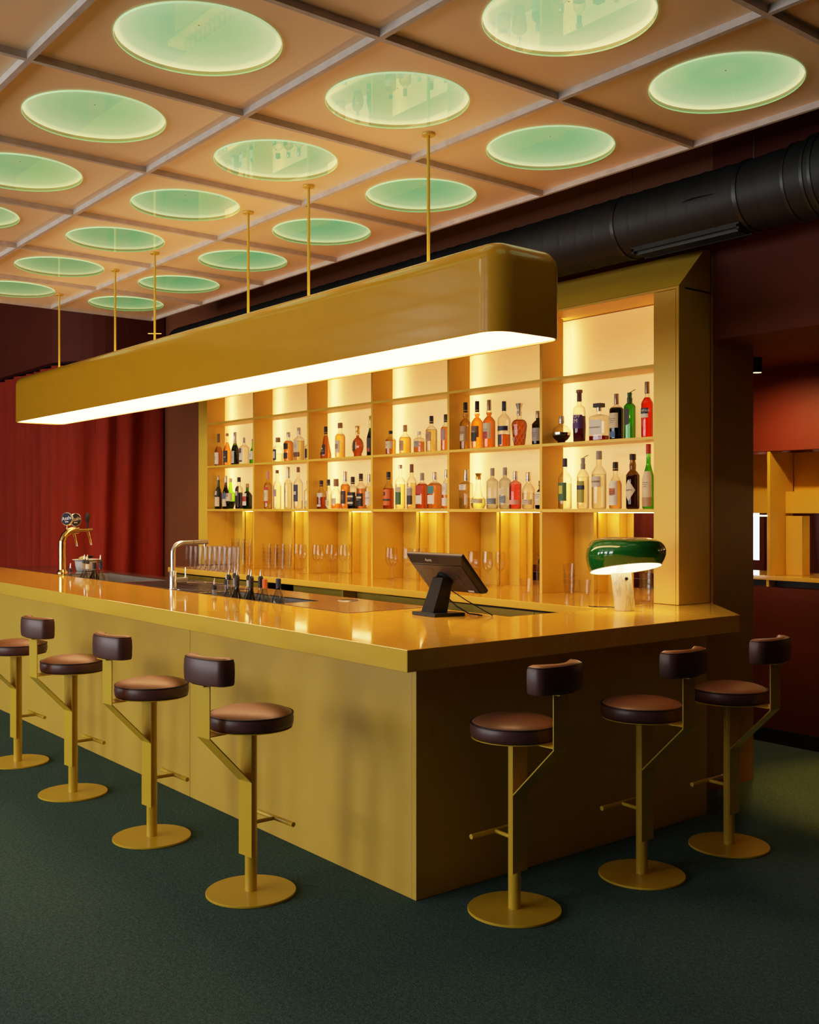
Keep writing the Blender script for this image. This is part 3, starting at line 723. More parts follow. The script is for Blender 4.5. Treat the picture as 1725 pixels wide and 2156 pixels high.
# ------------------------------------------------------------------ bowl of garnish
t = thing('garnish_bowl', 'white porcelain bowl heaped with garnish behind the beer tap', 'bowl', (-5.62, .80, 1.103))
MB().lathe([(.001, 0), (.075, 0), (.082, .006), (.092, .05), (.096, .088), (.118, .100), (.118, .103), (.092, .092), (.088, .05), (.075, .012), (.001, .012)], seg=36, cap=False).build('bowl', 'porcelain', t, smooth=True)
tag(MB().lathe([(.001, .0), (.045, .006), (.062, .022), (.052, .040), (.02, .052), (.001, .054)], c=(-5.60, .77, 1.183), seg=18, cap=False, sy=.7).build('citrus', 'lime_fruit', smooth='all'), 'pale citrus half lying on top of the white garnish bowl', 'fruit')
hb = MB()
for k in range(60):
    a = random.uniform(0, 2*PI); r0 = random.uniform(0, .07); x, y = r0*.8*math.cos(a), r0*.6*math.sin(a); z = random.uniform(.106, .125)
    q = random.uniform(.012, .025); hb.add([(x-q, y, z), (x, y-q*.5, z+.008), (x+q, y, z+.004), (x, y+q*.5, z)], [(0, 1, 2, 3)])
hb.xf(Matrix.Translation((-5.62, .83, 1.105))); tag(hb.build('herb_sprigs', 'herb'), 'dark green herb sprigs heaped in the white garnish bowl', 'herbs', kind='stuff')
# ------------------------------------------------------------------ bottles
def sm(x): x = max(0., min(1., x)); return x*x*(3-2*x)
GL = {'clear': (.965, .965, .93), 'frost': (.90, .90, .86), 'green': (.16, .30, .05), 'lime': (.38, .78, .12), 'stag': (.10, .42, .08), 'brown': (.18, .07, .03), 'black': (.03, .025, .03),
      'smoke': (.74, .78, .80), 'pink': (.94, .55, .48), 'green2': (.36, .76, .18), 'olive': (.34, .24, .05)}
for k, c in GL.items(): glass('glass_'+k, c, .50 if k == 'clear' else .5)
LQ = {'peach': (.92, .66, .34), 'amber': (.90, .56, .22), 'amberl': (.95, .70, .34), 'gold': (.96, .85, .55), 'orange': (.86, .45, .13), 'cognac': (.76, .34, .12), 'pale': (.97, .95, .82), 'lime': (.55, .85, .22),
      'lime0': (.90, .93, .55), 'dark': (.09, .035, .03), 'dkgreen': (.16, .22, .05), 'black': (.03, .02, .02), 'navy': (.08, .09, .22), 'stag': (.05, .22, .05), 'pink': (.96, .56, .48), 'purple': (.16, .05, .14),
      'redbrown': (.45, .09, .03), 'green2': (.42, .80, .20), 'campari': (.95, .16, .04), 'olive': (.40, .28, .06)}
for k, c in LQ.items(): glass('liquid_'+k, c, .52, refl=.6)
PC = {'white': (.72, .68, .60), 'cream': (.66, .56, .40), 'silver': (.50, .48, .45), 'black': (.012, .010, .010), 'dark': (.030, .022, .022), 'plum': (.09, .045, .07), 'tan': (.42, .27, .13), 'brown': (.16, .075, .035),
      'red': (.42, .04, .025), 'lilac': (.32, .25, .32), 'navy': (.020, .028, .075), 'gold': (.62, .40, .12), 'grey': (.30, .30, .30), 'orange': (.68, .16, .03), 'green': (.055, .14, .045), 'teal': (.04, .22, .25),
      'mauve': (.40, .24, .24), 'steel': (.24, .29, .34), 'steelw': (.55, .50, .44), 'rose': (.72, .34, .28), 'purple': (.075, .028, .16), 'blue': (.05, .13, .28), 'yellow': (.62, .50, .06), 'olive': (.34, .33, .05),
      'rust': (.45, .13, .04), 'foil': (.34, .27, .22), 'wood': (.28, .16, .08), 'redwhite': (.55, .30, .26), 'dkgreen': (.02, .09, .03), 'clear': (.8, .8, .76)}
for k, c in PC.items(): pm('paper_'+k, c, .55, var=.03, vscale=30)
for k in ('silver', 'gold', 'foil'): pm('cap_'+k, PC[k], .28, .8, var=.05, vscale=40)
pm('chromeband', (.7, .66, .6), .15, 1.)
def profile(kind, r, h, cf):
    """(radius, z) outline of the glass up to the cap, and neck radius"""
    nr = .0135; zc = h*cf
    def std(zs, zn, nr=nr, base=.012, p=1.):
        P = [(r*.80, 0), (r*.97, h*base*.6+.002), (r, h*.03+.004), (r, zs*h)]
        for k in range(1, 9):
            u = k/8; c = math.cos(PI/2*u)**p if p != 0 else 1-u
            P.append((nr+(r-nr)*(1-sm(u))*(.55)+(r-nr)*.45*math.sqrt(max(0, 1-u*u)) if k < 8 else nr, (zs+(zn-zs)*u)*h))
        P.append((nr, max(zc+.004, zn*h+.004))); return P
    if kind == 'round': return std(.60, min(.73, cf-.04)), nr
    if kind == 'roundneck': return std(.60, .74, .0165), .0165
    if kind == 'roundtall': return std(.66, min(.76, cf-.03)), nr
    if kind == 'wine':
        P = [(r*.85, 0), (r, .006), (r, h*.42)]
        for k in range(1, 10): u = k/9; P.append((nr+(r-nr)*(1-sm(u))**.9, h*(.42+.30*u)))
        P.append((nr*.95, max(h*.73, zc)+.003)); return P, nr
    if kind == 'squat': return std(.50, min(.70, cf-.03), .0145), .0145
    if kind in ('square', 'sqtall'): return std(.62 if kind == 'square' else .66, min(.74, cf-.03), .0145), .0145
    if kind == 'box': return std(.64, .715, .015), .015
    if kind == 'flask':
        P = [(r*.42, 0), (r*.45, .004)]; zc0 = h*.38
        for k in range(0, 15):
            a = math.radians(-64+k*(64+72)/14); P.append((r*math.cos(a), zc0+r*.92*math.sin(a)))
        P += [(.015, zc0+r*.99), (.015, zc+.003)]; P = [q for i, q in enumerate(P) if i < 2 or q[1] > .006]; return P, .015
    if kind == 'belly':
        P = [(r*.55, 0), (r*.6, .004), (r*.78, h*.10), (r*.97, h*.24), (r, h*.34), (r*.96, h*.47), (r*.86, h*.53), (r*.45, h*.58), (nr*1.5, h*.63), (nr*1.35, h*.70), (nr*1.05, h*.80), (nr, zc+.003)]; return P, nr
    if kind == 'tear':
        P = [(r*.85, 0), (r*.99, .008), (r, h*.16)]
        for k in range(1, 10): u = k/9; P.append((nr+(r-nr)*(1-u)**.85*(1-.12*math.sin(PI*u)) if k < 9 else nr, h*(.16+.60*u)))
        P.append((nr, zc+.003)); return P, nr
    if kind == 'ruff':
        P = [(r*.60, 0), (r*.66, .006)]
        for k in range(13):
            a = math.radians(-48+k*118/12); P.append((r*math.cos(a)*(1.0 if k % 2 else .95), h*.34+h*.30*math.sin(a)))
        P += [(.017, h*.645), (.0155, zc+.003)]; return P, .016
    if kind == 'bulb':
        P = std(.54, .665)[0:12]; P[-1] = (nr, .665*h)
        P += [(nr*1.25, .69*h), (nr*1.5, .725*h), (nr*1.35, .765*h), (nr*1.02, zc), (nr, zc+.004)]; return P, nr
    if kind == 'flare':
        P = [(r*.66, 0), (r*.70, .006), (r*.86, h*.25), (r, h*.50), (r*.98, h*.545), (r*.80, h*.60), (r*.45, h*.635), (.016, h*.65), (.015, zc+.003)]; return P, .017
    if kind == 'bell':
        P = [(r*.72, 0), (r*.76, .004), (r*.96, h*.09), (r, h*.13), (r*.97, h*.26), (r*.80, h*.32), (r*.62, h*.37), (r*.50, h*.45), (r*.42, h*.58), (r*.36, h*.68), (.017, h*.74), (.0165, zc+.003)]; return P, .018
    if kind == 'taper':
        P = [(r*.84, 0), (r*.92, .006), (r*1.0, h*.30), (r*.93, h*.56), (r*.84, h*.65)]
        for k in range(1, 7): u = k/6; P.append((nr*1.05+(r*.84-nr*1.05)*(1-sm(u)), h*(.65+.075*u)))
        P.append((nr, zc+.003)); return P, nr
    if kind == 'belltop':
        P = std(.60, .70, .0185)[0:12]; P[-1] = (.0185, .70*h); P += [(.0195, .74*h), (.0205, .80*h), (.0165, .86*h), (.0150, zc+.003)]; return P, .0165
    return std(.6, .73), nr
def rad_at(P, z):
    for a, b_ in zip(P, P[1:]):
        if a[1] <= z <= b_[1] and b_[1] > a[1]: u = (z-a[1])/(b_[1]-a[1]); return a[0]+(b_[0]-a[0])*u
    return P[-1][0]
def clip(P, z0, z1, k=1., ins=0.):
    zs = sorted(set([z0, z1]+[q[1] for q in P if z0 < q[1] < z1])); return [(max(.001, rad_at(P, z)*k-ins), z) for z in zs]
def supel(a, ex, sy):
    ca, sa = math.cos(a), math.sin(a); k = 1. if ex == 2 else (abs(ca)**ex+abs(sa)**ex)**(-1./ex); return k*ca, k*sa*sy
def wrap(P, z0, z1, half, off, ex, sy, n=18, centre=0.):
    """strip hugging the bottle between two heights, centred on its front (-y)"""
    rows_ = clip(P, z0, z1); vs = []; fs = []
    half = min(half, PI)
    for (r, z) in rows_:
        for i in range(n+1):
            a = -PI/2+centre+half*(-1+2*i/n); x, y = supel(a, ex, sy); vs.append(((r+off)*x, (r+off)*y, z))
    for j in range(len(rows_)-1):
        for i in range(n): fs.append((j*(n+1)+i, j*(n+1)+i+1, (j+1)*(n+1)+i+1, (j+1)*(n+1)+i))
    return MB().add(vs, fs)
def bend(mb, P, zc, off, ex, sy, centre=0.):
    out = []
    for (x, y, z) in mb.v:
        zz = zc+y; r = rad_at(P, zz); a = -PI/2+centre+x/max(r, .005)
        X, Y = supel(a, ex, sy); out.append(((r+off)*X, (r+off)*Y, zz))
    mb.v = out; return mb
def bottle(x, y, zb, r, h, kind, gl, lq, lv, cap, cf, labs, txt, label, group, rz=0.):
    t = thing('bottle', label, 'bottle', (x, y, zb), rz, group)
    P, nr = profile(kind, r, h, cf)
    ex, sy = (2., 1.)
    if kind in ('square', 'sqtall'): ex, sy = 5., .86
    if kind == 'box': ex, sy = 6., .62
    if kind in ('flask', 'ruff'): sy = .62 if kind == 'ruff' else .9
    seg = 28
    # square bottles keep a round neck: blend by building body and neck with the same exponent is fine at this size
    bo = MB().lathe(P, seg=seg, ex=ex, sy=sy, cap=False); bo.f.append(tuple(range(seg-1, -1, -1)))
    bo.build('glass_body', 'glass_'+gl, t, smooth='all' if ex == 2 else True)
    zc = h*cf
    if lq in LQ and lv > 0:
        zl = min(h*lv, zc-.004); Q = clip(P, .004, zl, 1., .0022)
        MB().lathe(Q, seg=seg, ex=ex, sy=sy).build('liquid', 'liquid_'+lq, t, smooth=True)
    cm = 'cap_'+cap if cap in ('silver', 'gold', 'foil') else 'paper_'+{'steel': 'grey'}.get(cap, cap)
    big = {'wood': 1.55, 'silver': 1.18, 'gold': 1.2, 'black': 1.18}.get(cap, 1.12)
    cr = nr*big
    if kind == 'wine': cr = nr*1.12
    if kind == 'box' and cap == 'black': 
        MB().box(-.030, .030, -.024, .024, zc+.012, h).build('cap', cm, t, bevel=.002)
        MB().lathe([(nr*1.1, zc-.010), (nr*1.1, zc+.012)], seg=16).build('neck_ring', 'cap_silver', t, smooth=True)
    elif kind == 'flare':
        MB().lathe([(.017, zc), (.018, h*.80), (.013, h*.83), (.014, h*.86), (.024, h*.97), (.026, h), (.001, h)], seg=20, cap=False).build('stopper', 'cap_silver', t, smooth=True)
    elif kind in ('bell', 'ruff'):
        MB().lathe([(nr*1.05, zc), (nr*1.1, zc+(h-zc)*.35), (nr*.9, zc+(h-zc)*.5), (nr*1.35, h*.985), (nr*1.2, h), (.001, h)], seg=20, cap=False).build('stopper', cm, t, smooth=True)
    elif cap == 'grey' and kind == 'round' and cf < .81:
        MB().lathe([(nr*.8, zc), (nr*.75, h), (.001, h)], seg=16, cap=False).build('cap', 'paper_grey', t, smooth=True)
    elif cap == 'steel' or cap == 'dkgreen':
        q = MB().lathe([(nr*1.1, zc-.02), (nr*1.15, zc+.012), (nr*.9, zc+.016), (nr*1.0, h*.95), (.001, h*.955)], seg=16, cap=False).build('pourer', cm, t, smooth=True)
        MB().add([(.004, -.006, h*.955), (.045, -.010, h*1.0), (.045, .006, h*1.0), (.004, .006, h*.955)], [(0, 1, 2, 3)]).build('pourer_flap', 'paper_tan' if cap == 'dkgreen' else 'paper_grey', q)
    else:
        zc0 = zc-.002
        fl = clip(P, zc0, min(P[-1][1], zc+.003))
        pr_ = [(cr*1.02, zc0), (cr, zc+.4*(h-zc)), (cr*.98, h-.003), (cr*.90, h), (.001, h)]
        if kind == 'wine' and cf < .8: pr_ = [(rad_at(P, zc0)*1.03+.0006, zc0), (nr*1.15, zc+.3*(h-zc)), (nr*1.1, h-.012), (nr*1.2, h-.010), (nr*1.15, h), (.001, h)]
        MB().lathe(pr_, seg=18, cap=False).build('cap', cm, t, smooth=True)
        if cap in ('silver', 'black', 'grey', 'dark') and cf < .86:
            MB().lathe([(cr*1.03, zc+.008), (cr*1.03, zc+.012)], seg=18, cap=False).build('neck_band', 'paper_gold' if cap == 'black' else 'paper_grey', t, smooth=True)
    first = None
    for q, (c, a, b_, hf) in enumerate(labs):
        off = .0008+.0005*q
        if c == 'chrome': o = wrap(P, a*h, b_*h, hf, off, ex, sy, 24).build('band', 'chromeband', t, smooth='all'); continue
        o = wrap(P, a*h, b_*h, hf, off, ex, sy).build('label' if q == 0 else 'label_patch', 'paper_'+c, t if q == 0 or first is None else first, smooth='all')
        if first is None: first = o
    par = first or t
    if txt in ('', None): 
        if first and labs[0][0] in ('white', 'cream', 'silver', 'steelw', 'tan', 'grey', 'steel'):   # printed lines too small to read
            c, a, b_, hf = labs[0]; mid = (a+b_)/2*h; q = MB()
            for k in range(3):
                w_ = min(hf, 1.0)*r*(.55-.13*k); 
                q.add([(-w_+w_*2*i/4, (.012-.012*k)-s_*.0022, 0) for i in range(5) for s_ in (0, 1)], [(2*i, 2*i+1, 2*i+3, 2*i+2) for i in range(4)])
            bend(q, P, mid, .0040, ex, sy).build('small_print', 'paper_dark', par)
        return t
    if txt == 'net':
        q = MB(); n = 9
        for s_ in (1, -1):
            for k in range(n):
                a0 = 2*PI*k/n; pts = []
                for j in range(13):
                    z = h*(.05+.52*j/12); a = a0+s_*j/12*1.9; rr_ = rad_at(P, z)+.0006; pts.append((rr_*math.cos(a), rr_*math.sin(a), z))
                q.tube(pts, .0009, 4)
        q.build('netting', 'paper_gold', t); MB().lathe([(.013, 0), (.001, .001)], seg=16, cap=False).xf(Matrix.Translation((-.012, -r*.80, h*.17)) @ Matrix.Rotation(PI/2+.16, 4, 'X')).build('seal', 'paper_foil', t)
    elif txt == 'diamond':
        q = MB(); n = 12; vs = []; fs = []
        for i in range(n+1):
            u = -1+2*i/n; hh = .066*(1-abs(u))+.0008
            for s_ in (-1, 1): vs.append((u*.042, s_*hh, 0))
        for i in range(n): fs.append((2*i, 2*i+2, 2*i+3, 2*i+1))
        o = bend(q.add(vs, fs), P, h*.34, .001, ex, sy).build('label', 'paper_cream', t, smooth='all')
        bend(text_mesh('HAPPY', .016), P, h*.34, .0018, ex, sy).build('lettering', 'paper_dark', o)
    elif txt == 'Chopin':
        q = text_mesh('Chopin', .05); q.v = [(-y, x, z) for x, y, z in q.v]; bend(q, P, h*.36, .001, ex, sy, -.3).build('lettering', 'paper_dark', t)
    elif txt == '=|x':
        q = MB()
        for k in range(9):
            x, z = random.uniform(-.018, .018), random.uniform(-.035, .035); l_ = random.uniform(.004, .012)
            if k % 2: q.add([(x-l_, z-.0015, 0), (x+l_, z-.0015, 0), (x+l_, z+.0015, 0), (x-l_, z+.0015, 0)], [(0, 1, 2, 3)])
            else: q.add([(x-.0015, z-l_, 0), (x+.0015, z-l_, 0), (x+.0015, z+l_, 0), (x-.0015, z+l_, 0)], [(0, 1, 2, 3)])
        bend(q, P, h*.28, .0026, ex, sy).build('brush_strokes', 'paper_white', par)
    elif txt == '*':
        MB().lathe([(.008, 0), (.001, .0005)], seg=12, cap=False).xf(Matrix.Translation((0, -rad_at(P, h*.32)-.0022, h*.32)) @ Matrix.Rotation(PI/2, 4, 'X')).build('emblem', 'paper_white', par)
        bend(text_mesh('COGNAC', .010), P, h*.24, .003, ex, sy).build('lettering', 'paper_white', par)
    else:
        big_ = {'NOV/EM': .034, 'CAMPARI': .021, 'MOLINARI': .017, 'DISARONNO': .013, 'BEACH': .018}.get(txt, .014)
        colr = {'NOV/EM': 'white', 'CAMPARI': 'white', 'PRIME': 'cream', 'OLD': 'cream', 'DOC': 'cream'}.get(txt, 'dark')
        c, a, b_, hf = labs[-1] if txt == 'CAMPARI' else labs[0]
        mid = (a+b_)/2*h
        for k, s_ in enumerate(txt.split('/')):
            zz = mid + ((.5-k)*big_*.95 if '/' in txt else 0) + (.02 if txt == 'NOV/EM' else 0)
            q = text_mesh(s_, big_)
            bend(q, P, zz, .0034, ex, sy, -.05).build('lettering', 'paper_'+colr, par)
    return t
BOTTLES = [
 (-5.911,2.262,'U',0.0389,0.321,'wine','clear','peach',0.6,'brown',0.74,[('white',0.06,0.42,1.0)],'','slim peach coloured bottle with a brown capsule and white label'),
 (-5.724,2.262,'U',0.0384,0.316,'wine','clear','amber',0.72,'tan',0.92,[('black',0.1,0.46,1.1)],'=|x','amber bottle with a black label painted with white strokes'),
 (-5.57,2.262,'U',0.0379,0.32,'wine','green','dkgreen',0.6,'silver',0.66,[('silver',0.06,0.42,0.8)],'','dark green sparkling wine bottle with pale foil neck'),
 (-5.395,2.262,'U',0.0474,0.258,'round','clear','none',0.0,'grey',0.8,[('white',0.08,0.62,0.75),('plum',0.42,0.6,0.45),('plum',0.09,0.16,0.6)],'','clear spirit bottle with a white and plum label and a thin grey stopper'),
 (-5.223,2.262,'U',0.0364,0.234,'wine','lime','lime',0.6,'tan',0.92,[('white',0.18,0.52,0.9)],'','light green bottle half hidden by the first upright'),
 (-5.911,2.262,'L',0.0358,0.33,'wine','green','dark',0.62,'foil',0.88,[('black',0.36,0.62,1.3),('cream',0.08,0.36,1.3),('silver',0.42,0.54,0.5)],'','green necked bitters bottle with black and cream labels,at the left end of its row'),
 (-5.752,2.262,'L',0.0333,0.326,'wine','brown','dark',0.7,'silver',0.8,[('blue',0.3,0.48,1.2),('cream',0.08,0.3,1.2)],'','dark brown bottle with a silver foil neck'),
 (-5.658,2.262,'L',0.0484,0.298,'belly','lime','dark',0.25,'cream',0.88,[('cream',0.26,0.52,1.4),('tan',0.4,0.52,0.5)],'','bright green necked bottle with a wide cream banded belly'),
 (-5.493,2.262,'L',0.0337,0.305,'square','clear','navy',0.52,'black',0.86,[('dark',0.1,0.72,0.9),('silver',0.42,0.56,0.5)],'','square shouldered bottle with a long dark label and dark blue base'),
 (-5.333,2.262,'L',0.0462,0.241,'squat','stag','stag',0.7,'tan',0.86,[('white',0.14,0.62,0.8),('red',0.3,0.5,0.8)],'','square green herbal liqueur bottle with a red and white label'),
 (-4.782,2.262,'U',0.0461,0.225,'squat','clear','pale',0.35,'wood',0.82,[('black',0.08,0.52,0.65),('cream',0.16,0.44,0.35)],'','short clear round bottle with a wooden stopper and a black horseshoe label'),
 (-4.604,2.262,'U',0.0408,0.263,'square','clear','amber',0.7,'silver',0.84,[('black',0.42,0.62,0.8),('dark',0.1,0.3,0.7)],'','square amber bottle with a fat silver stopper'),
 (-4.43,2.262,'U',0.0439,0.294,'square','clear','gold',0.6,'silver',0.78,[('cream',0.26,0.62,0.8),('brown',0.12,0.26,1.0)],'','square clear bottle with a beige label and tall silver cap'),
 (-4.26,2.262,'U',0.0419,0.198,'round','clear','pale',0.5,'grey',0.82,[('black',0.1,0.5,1.0)],'','clear bottle with black label half hidden by the second upright'),
 (-4.956,2.262,'L',0.0376,0.348,'round','clear','gold',0.7,'redwhite',0.8,[('cream',0.16,0.58,1.0),('red',0.5,0.58,1.0),('red',0.16,0.21,1.0)],'','pale yellow bottle with red edged white label and red and white cap'),
 (-4.797,2.262,'L',0.0381,0.355,'round','frost','pale',0.6,'brown',0.92,[('lilac',0.32,0.5,0.8)],'','frosted bottle with a lilac picture on the front and a brown cap'),
 (-4.609,2.262,'L',0.0365,0.376,'round','frost','pale',0.62,'silver',0.74,[],'Chopin','tall frosted vodka bottle with dark script running up its side'),
 (-4.443,2.262,'L',0.0416,0.371,'round','clear','pale',0.2,'brown',0.88,[('navy',0.18,0.58,0.9),('silver',0.34,0.42,0.5)],'','clear bottle with a navy blue label and brown stopper'),
 (-4.283,2.262,'L',0.0365,0.249,'round','clear','pale',0.3,'grey',0.88,[('cream',0.1,0.3,0.9)],'','clear bottle half hidden behind the second upright'),
 (-4.01,2.262,'U',0.0477,0.278,'tear','clear','amber',0.72,'black',0.78,[('black',0.14,0.44,0.8)],'*','teardrop cognac bottle with a black eight sided label'),
 (-3.797,2.262,'U',0.0428,0.296,'round','clear','amberl',0.68,'wood',0.86,[('cream',0.16,0.5,0.9),('tan',0.26,0.4,0.5)],'','amber bottle with cream label and round wooden stopper'),
 (-3.547,2.262,'U',0.065,0.254,'ruff','clear','cognac',0.7,'gold',0.74,[('gold',0.24,0.48,0.45),('dark',0.2,0.5,0.25)],'','round ruffled cognac decanter with a gold stopper'),
 (-3.366,2.262,'U',0.0336,0.327,'wine','green','dkgreen',0.6,'gold',0.7,[('dark',0.1,0.45,1.2),('red',0.12,0.2,0.6)],'','dark green champagne bottle partly hidden by the third upright'),
 (-4.084,2.262,'L',0.0381,0.245,'squat','clear','orange',0.42,'black',0.8,[('white',0.42,0.56,1.3),('silver',0.08,0.16,0.8)],'','short round orange whisky bottle with white shoulder band and black cap'),
 (-3.97,2.262,'L',0.0249,0.251,'round','clear','pale',0.5,'dark',0.8,[('cream',0.1,0.3,1)],'','slim clear bottle squeezed behind two short whisky bottles'),
 (-3.857,2.262,'L',0.0396,0.253,'squat','clear','orange',0.18,'wood',0.76,[('cream',0.16,0.36,0.9)],'','wide clear nearly empty bottle with a beige label and dark wood cap'),
 (-3.723,2.262,'L',0.0391,0.311,'round','clear','amber',0.66,'silver',0.74,[('dark',0.14,0.48,1.0),('brown',0.24,0.38,0.5)],'','amber bottle with dark diamond label and silver cap'),
 (-3.617,2.262,'L',0.0396,0.265,'square','clear','black',0.4,'black',0.78,[('black',0.1,0.52,1.5),('cream',0.36,0.42,0.9),('cream',0.16,0.22,0.9)],'OLD','square bottle with a black label and a black cap'),
 (-3.502,2.262,'L',0.0341,0.288,'square','clear','amber',0.58,'black',0.8,[('black',0.08,0.44,1.4),('cream',0.3,0.35,0.9)],'DOC','amber square bottle with a black label and black cap'),
 (-3.387,2.262,'L',0.0337,0.281,'round','clear','gold',0.64,'silver',0.78,[('white',0.12,0.5,1.2)],'BEACH','yellow bottle with a big white label beside the third upright'),
 (-3.106,2.262,'U',0.041,0.19,'round','clear','amberl',0.62,'black',0.88,[('cream',0.26,0.56,1.3)],'Nik','small amber bottle with a cream band and tiny black cap'),
 (-2.924,2.262,'U',0.0464,0.224,'squat','clear','amberl',0.58,'tan',0.78,[('tan',0.1,0.46,0.6)],'','round shouldered amber bottle with a tan neck and label'),
 (-2.754,2.262,'U',0.0429,0.165,'box','clear','amber',0.52,'clear',0.86,[('grey',0.28,0.56,0.6)],'','low square bottle half full of amber with a glass stopper'),
 (-2.607,2.262,'U',0.043,0.272,'round','clear','gold',0.62,'black',0.8,[('tan',0.3,0.56,0.8)],'','tall round shouldered bottle with a tan label and black cap'),
 (-2.443,2.262,'U',0.0373,0.272,'round','clear','amber',0.66,'dark',0.8,[('mauve',0.3,0.6,0.8)],'','amber bottle with mauve label beside the fourth upright'),
 (-3.133,2.262,'L',0.0436,0.292,'squat','clear','orange',0.56,'black',0.8,[('orange',0.1,0.52,1.1),('dark',0.22,0.27,1.1),('dark',0.36,0.46,0.25)],'','orange whisky bottle with orange label and black capsule'),
 (-2.984,2.262,'L',0.0394,0.343,'round','clear','gold',0.56,'silver',0.92,[('cream',0.34,0.5,1.0),('green',0.1,0.38,1.0)],'','yellow bottle with a green illustrated label'),
 (-2.844,2.262,'L',0.038,0.343,'round','clear','gold',0.58,'brown',0.82,[('dark',0.1,0.3,1.0),('cream',0.46,0.5,1.0),('grey',0.3,0.46,1.0)],'','yellow bottle with a dark landscape label'),
 (-2.717,2.262,'L',0.0435,0.273,'square','clear','cognac',0.7,'grey',0.8,[('red',0.42,0.66,0.7),('white',0.14,0.38,0.7)],'','square reddish bottle with a red shield above a white label'),
 (-2.568,2.262,'L',0.0506,0.275,'square','clear','amber',0.7,'silver',0.8,[('teal',0.42,0.62,0.6),('white',0.14,0.38,0.6)],'','square amber bottle with a teal shield above a white label'),
 (-2.433,2.262,'L',0.0346,0.29,'round','clear','amber',0.62,'silver',0.8,[('white',0.36,0.66,1.0),('white',0.08,0.28,1.0)],'','amber bottle with two white labels beside the fourth upright'),
 (-2.225,2.262,'U',0.0414,0.342,'bulb','clear','gold',0.74,'black',0.8,[('tan',0.18,0.5,1.1),('cream',0.2,0.33,0.5)],'','pale gold bulb necked bottle with an oval tan label'),
 (-2.101,2.262,'U',0.042,0.342,'bulb','clear','orange',0.74,'black',0.78,[('brown',0.24,0.48,1.1),('black',0.16,0.34,0.7)],'PRIME','deep orange bulb necked bottle with a black label'),
 (-1.977,2.262,'U',0.044,0.341,'bulb','clear','orange',0.74,'foil',0.79,[('cream',0.2,0.52,1.1),('red',0.2,0.34,0.5)],'','orange bulb necked bottle with a map like cream label and red panel'),
 (-1.826,2.262,'U',0.044,0.319,'round','clear','orange',0.28,'navy',0.8,[('navy',0.36,0.46,1.4),('navy',0.06,0.28,0.4)],'','clear bottle a third full of orange with a navy sash'),
 (-1.677,2.262,'U',0.0526,0.292,'flare','clear','cognac',0.62,'silver',0.72,[],'net','broad shouldered rum bottle wrapped in gold netting with big silver stopper'),
 (-1.501,2.262,'U',0.0401,0.229,'round','black','black',0.6,'foil',0.8,[('grey',0.12,0.5,1.1)],'','black bottle with grey label beside the fifth upright'),
 (-2.219,2.262,'L',0.0451,0.284,'square','clear','pale',0.28,'silver',0.72,[('white',0.48,0.62,0.7)],'','square clear gin bottle with a frosted silver cap'),
 (-2.088,2.262,'L',0.0527,0.254,'bell','clear','lime0',0.3,'gold',0.82,[('cream',0.16,0.28,1.4)],'','bell shaped fluted decanter bottle with a gold stopper'),
 (-1.943,2.262,'L',0.042,0.286,'roundtall','smoke','pale',0.1,'grey',0.82,[('steel',0.12,0.26,1.4)],'','fluted smoky clear bottle with a steel blue band'),
 (-1.817,2.262,'L',0.0415,0.287,'roundtall','smoke','pale',0.1,'grey',0.82,[('steel',0.14,0.32,0.9),('cream',0.34,0.5,0.5)],'','fluted smoky clear bottle with a drawn picture'),
 (-1.715,2.262,'L',0.0417,0.257,'roundtall','pink','pink',0.66,'silver',0.78,[('rose',0.12,0.24,1.4)],'','pinkish red fluted gin bottle'),
 (-1.591,2.262,'L',0.0429,0.248,'squat','clear','pale',0.44,'silver',0.76,[('cream',0.12,0.26,1.4)],'','wide clear bottle with a large silver cap'),
 (-1.472,2.262,'L',0.0399,0.189,'squat','black','black',0.5,'black',0.82,[('white',0.3,0.6,1.2),('cream',0.14,0.3,1.0)],'','dark bottle with white label beside the fifth upright'),
 (-1.289,2.262,'U',0.0628,0.18,'flask','clear','dark',0.3,'silver',0.74,[('chrome',0.3,0.4,3.0)],'','round flask shaped bottle with a silver band and dark liquid'),
 (-1.134,2.262,'U',0.0423,0.337,'taper','clear','purple',0.5,'wood',0.95,[('purple',0.26,0.52,1.2),('plum',0.78,0.94,3.0)],'NOV/EM','tall bottle wrapped in a purple label with white letters'),
 (-0.97,2.262,'U',0.0606,0.238,'box','clear','redbrown',0.14,'black',0.84,[('white',0.16,0.56,0.75)],'DISARONNO','wide square amaretto decanter with a square black cap'),
 (-0.829,2.262,'U',0.044,0.286,'roundtall','clear','black',0.7,'foil',0.78,[('cream',0.26,0.58,0.9),('blue',0.06,0.18,0.5)],'','black liquor bottle with a torn edged cream label'),
 (-0.726,2.262,'U',0.031,0.299,'sqtall','green2','green2',0.74,'dkgreen',0.8,[('dark',0.3,0.62,0.5)],'','tall square bright green liqueur bottle with a pourer'),
 (-0.593,2.262,'U',0.036,0.338,'round','clear','campari',0.72,'foil',0.8,[('white',0.36,0.52,0.8),('navy',0.43,0.53,0.85)],'CAMPARI','bright red aperitif bottle with a navy label'),
 (-1.258,2.262,'L',0.0445,0.328,'round','clear','pale',0.5,'navy',0.84,[('green',0.16,0.52,0.95),('yellow',0.3,0.46,0.35)],'','clear bottle with green and yellow label and navy cap'),
 (-1.103,2.262,'L',0.0388,0.341,'round','clear','pale',0.6,'steel',0.8,[('olive',0.12,0.52,0.9),('navy',0.36,0.44,0.95)],'','clear bottle with an olive label and a grey pourer flap'),
 (-0.97,2.262,'L',0.0461,0.364,'roundneck','clear','pale',0.6,'grey',0.86,[('steelw',0.38,0.56,0.95)],'MOLINARI','large clear bottle with a wide pale label printed in black capitals'),
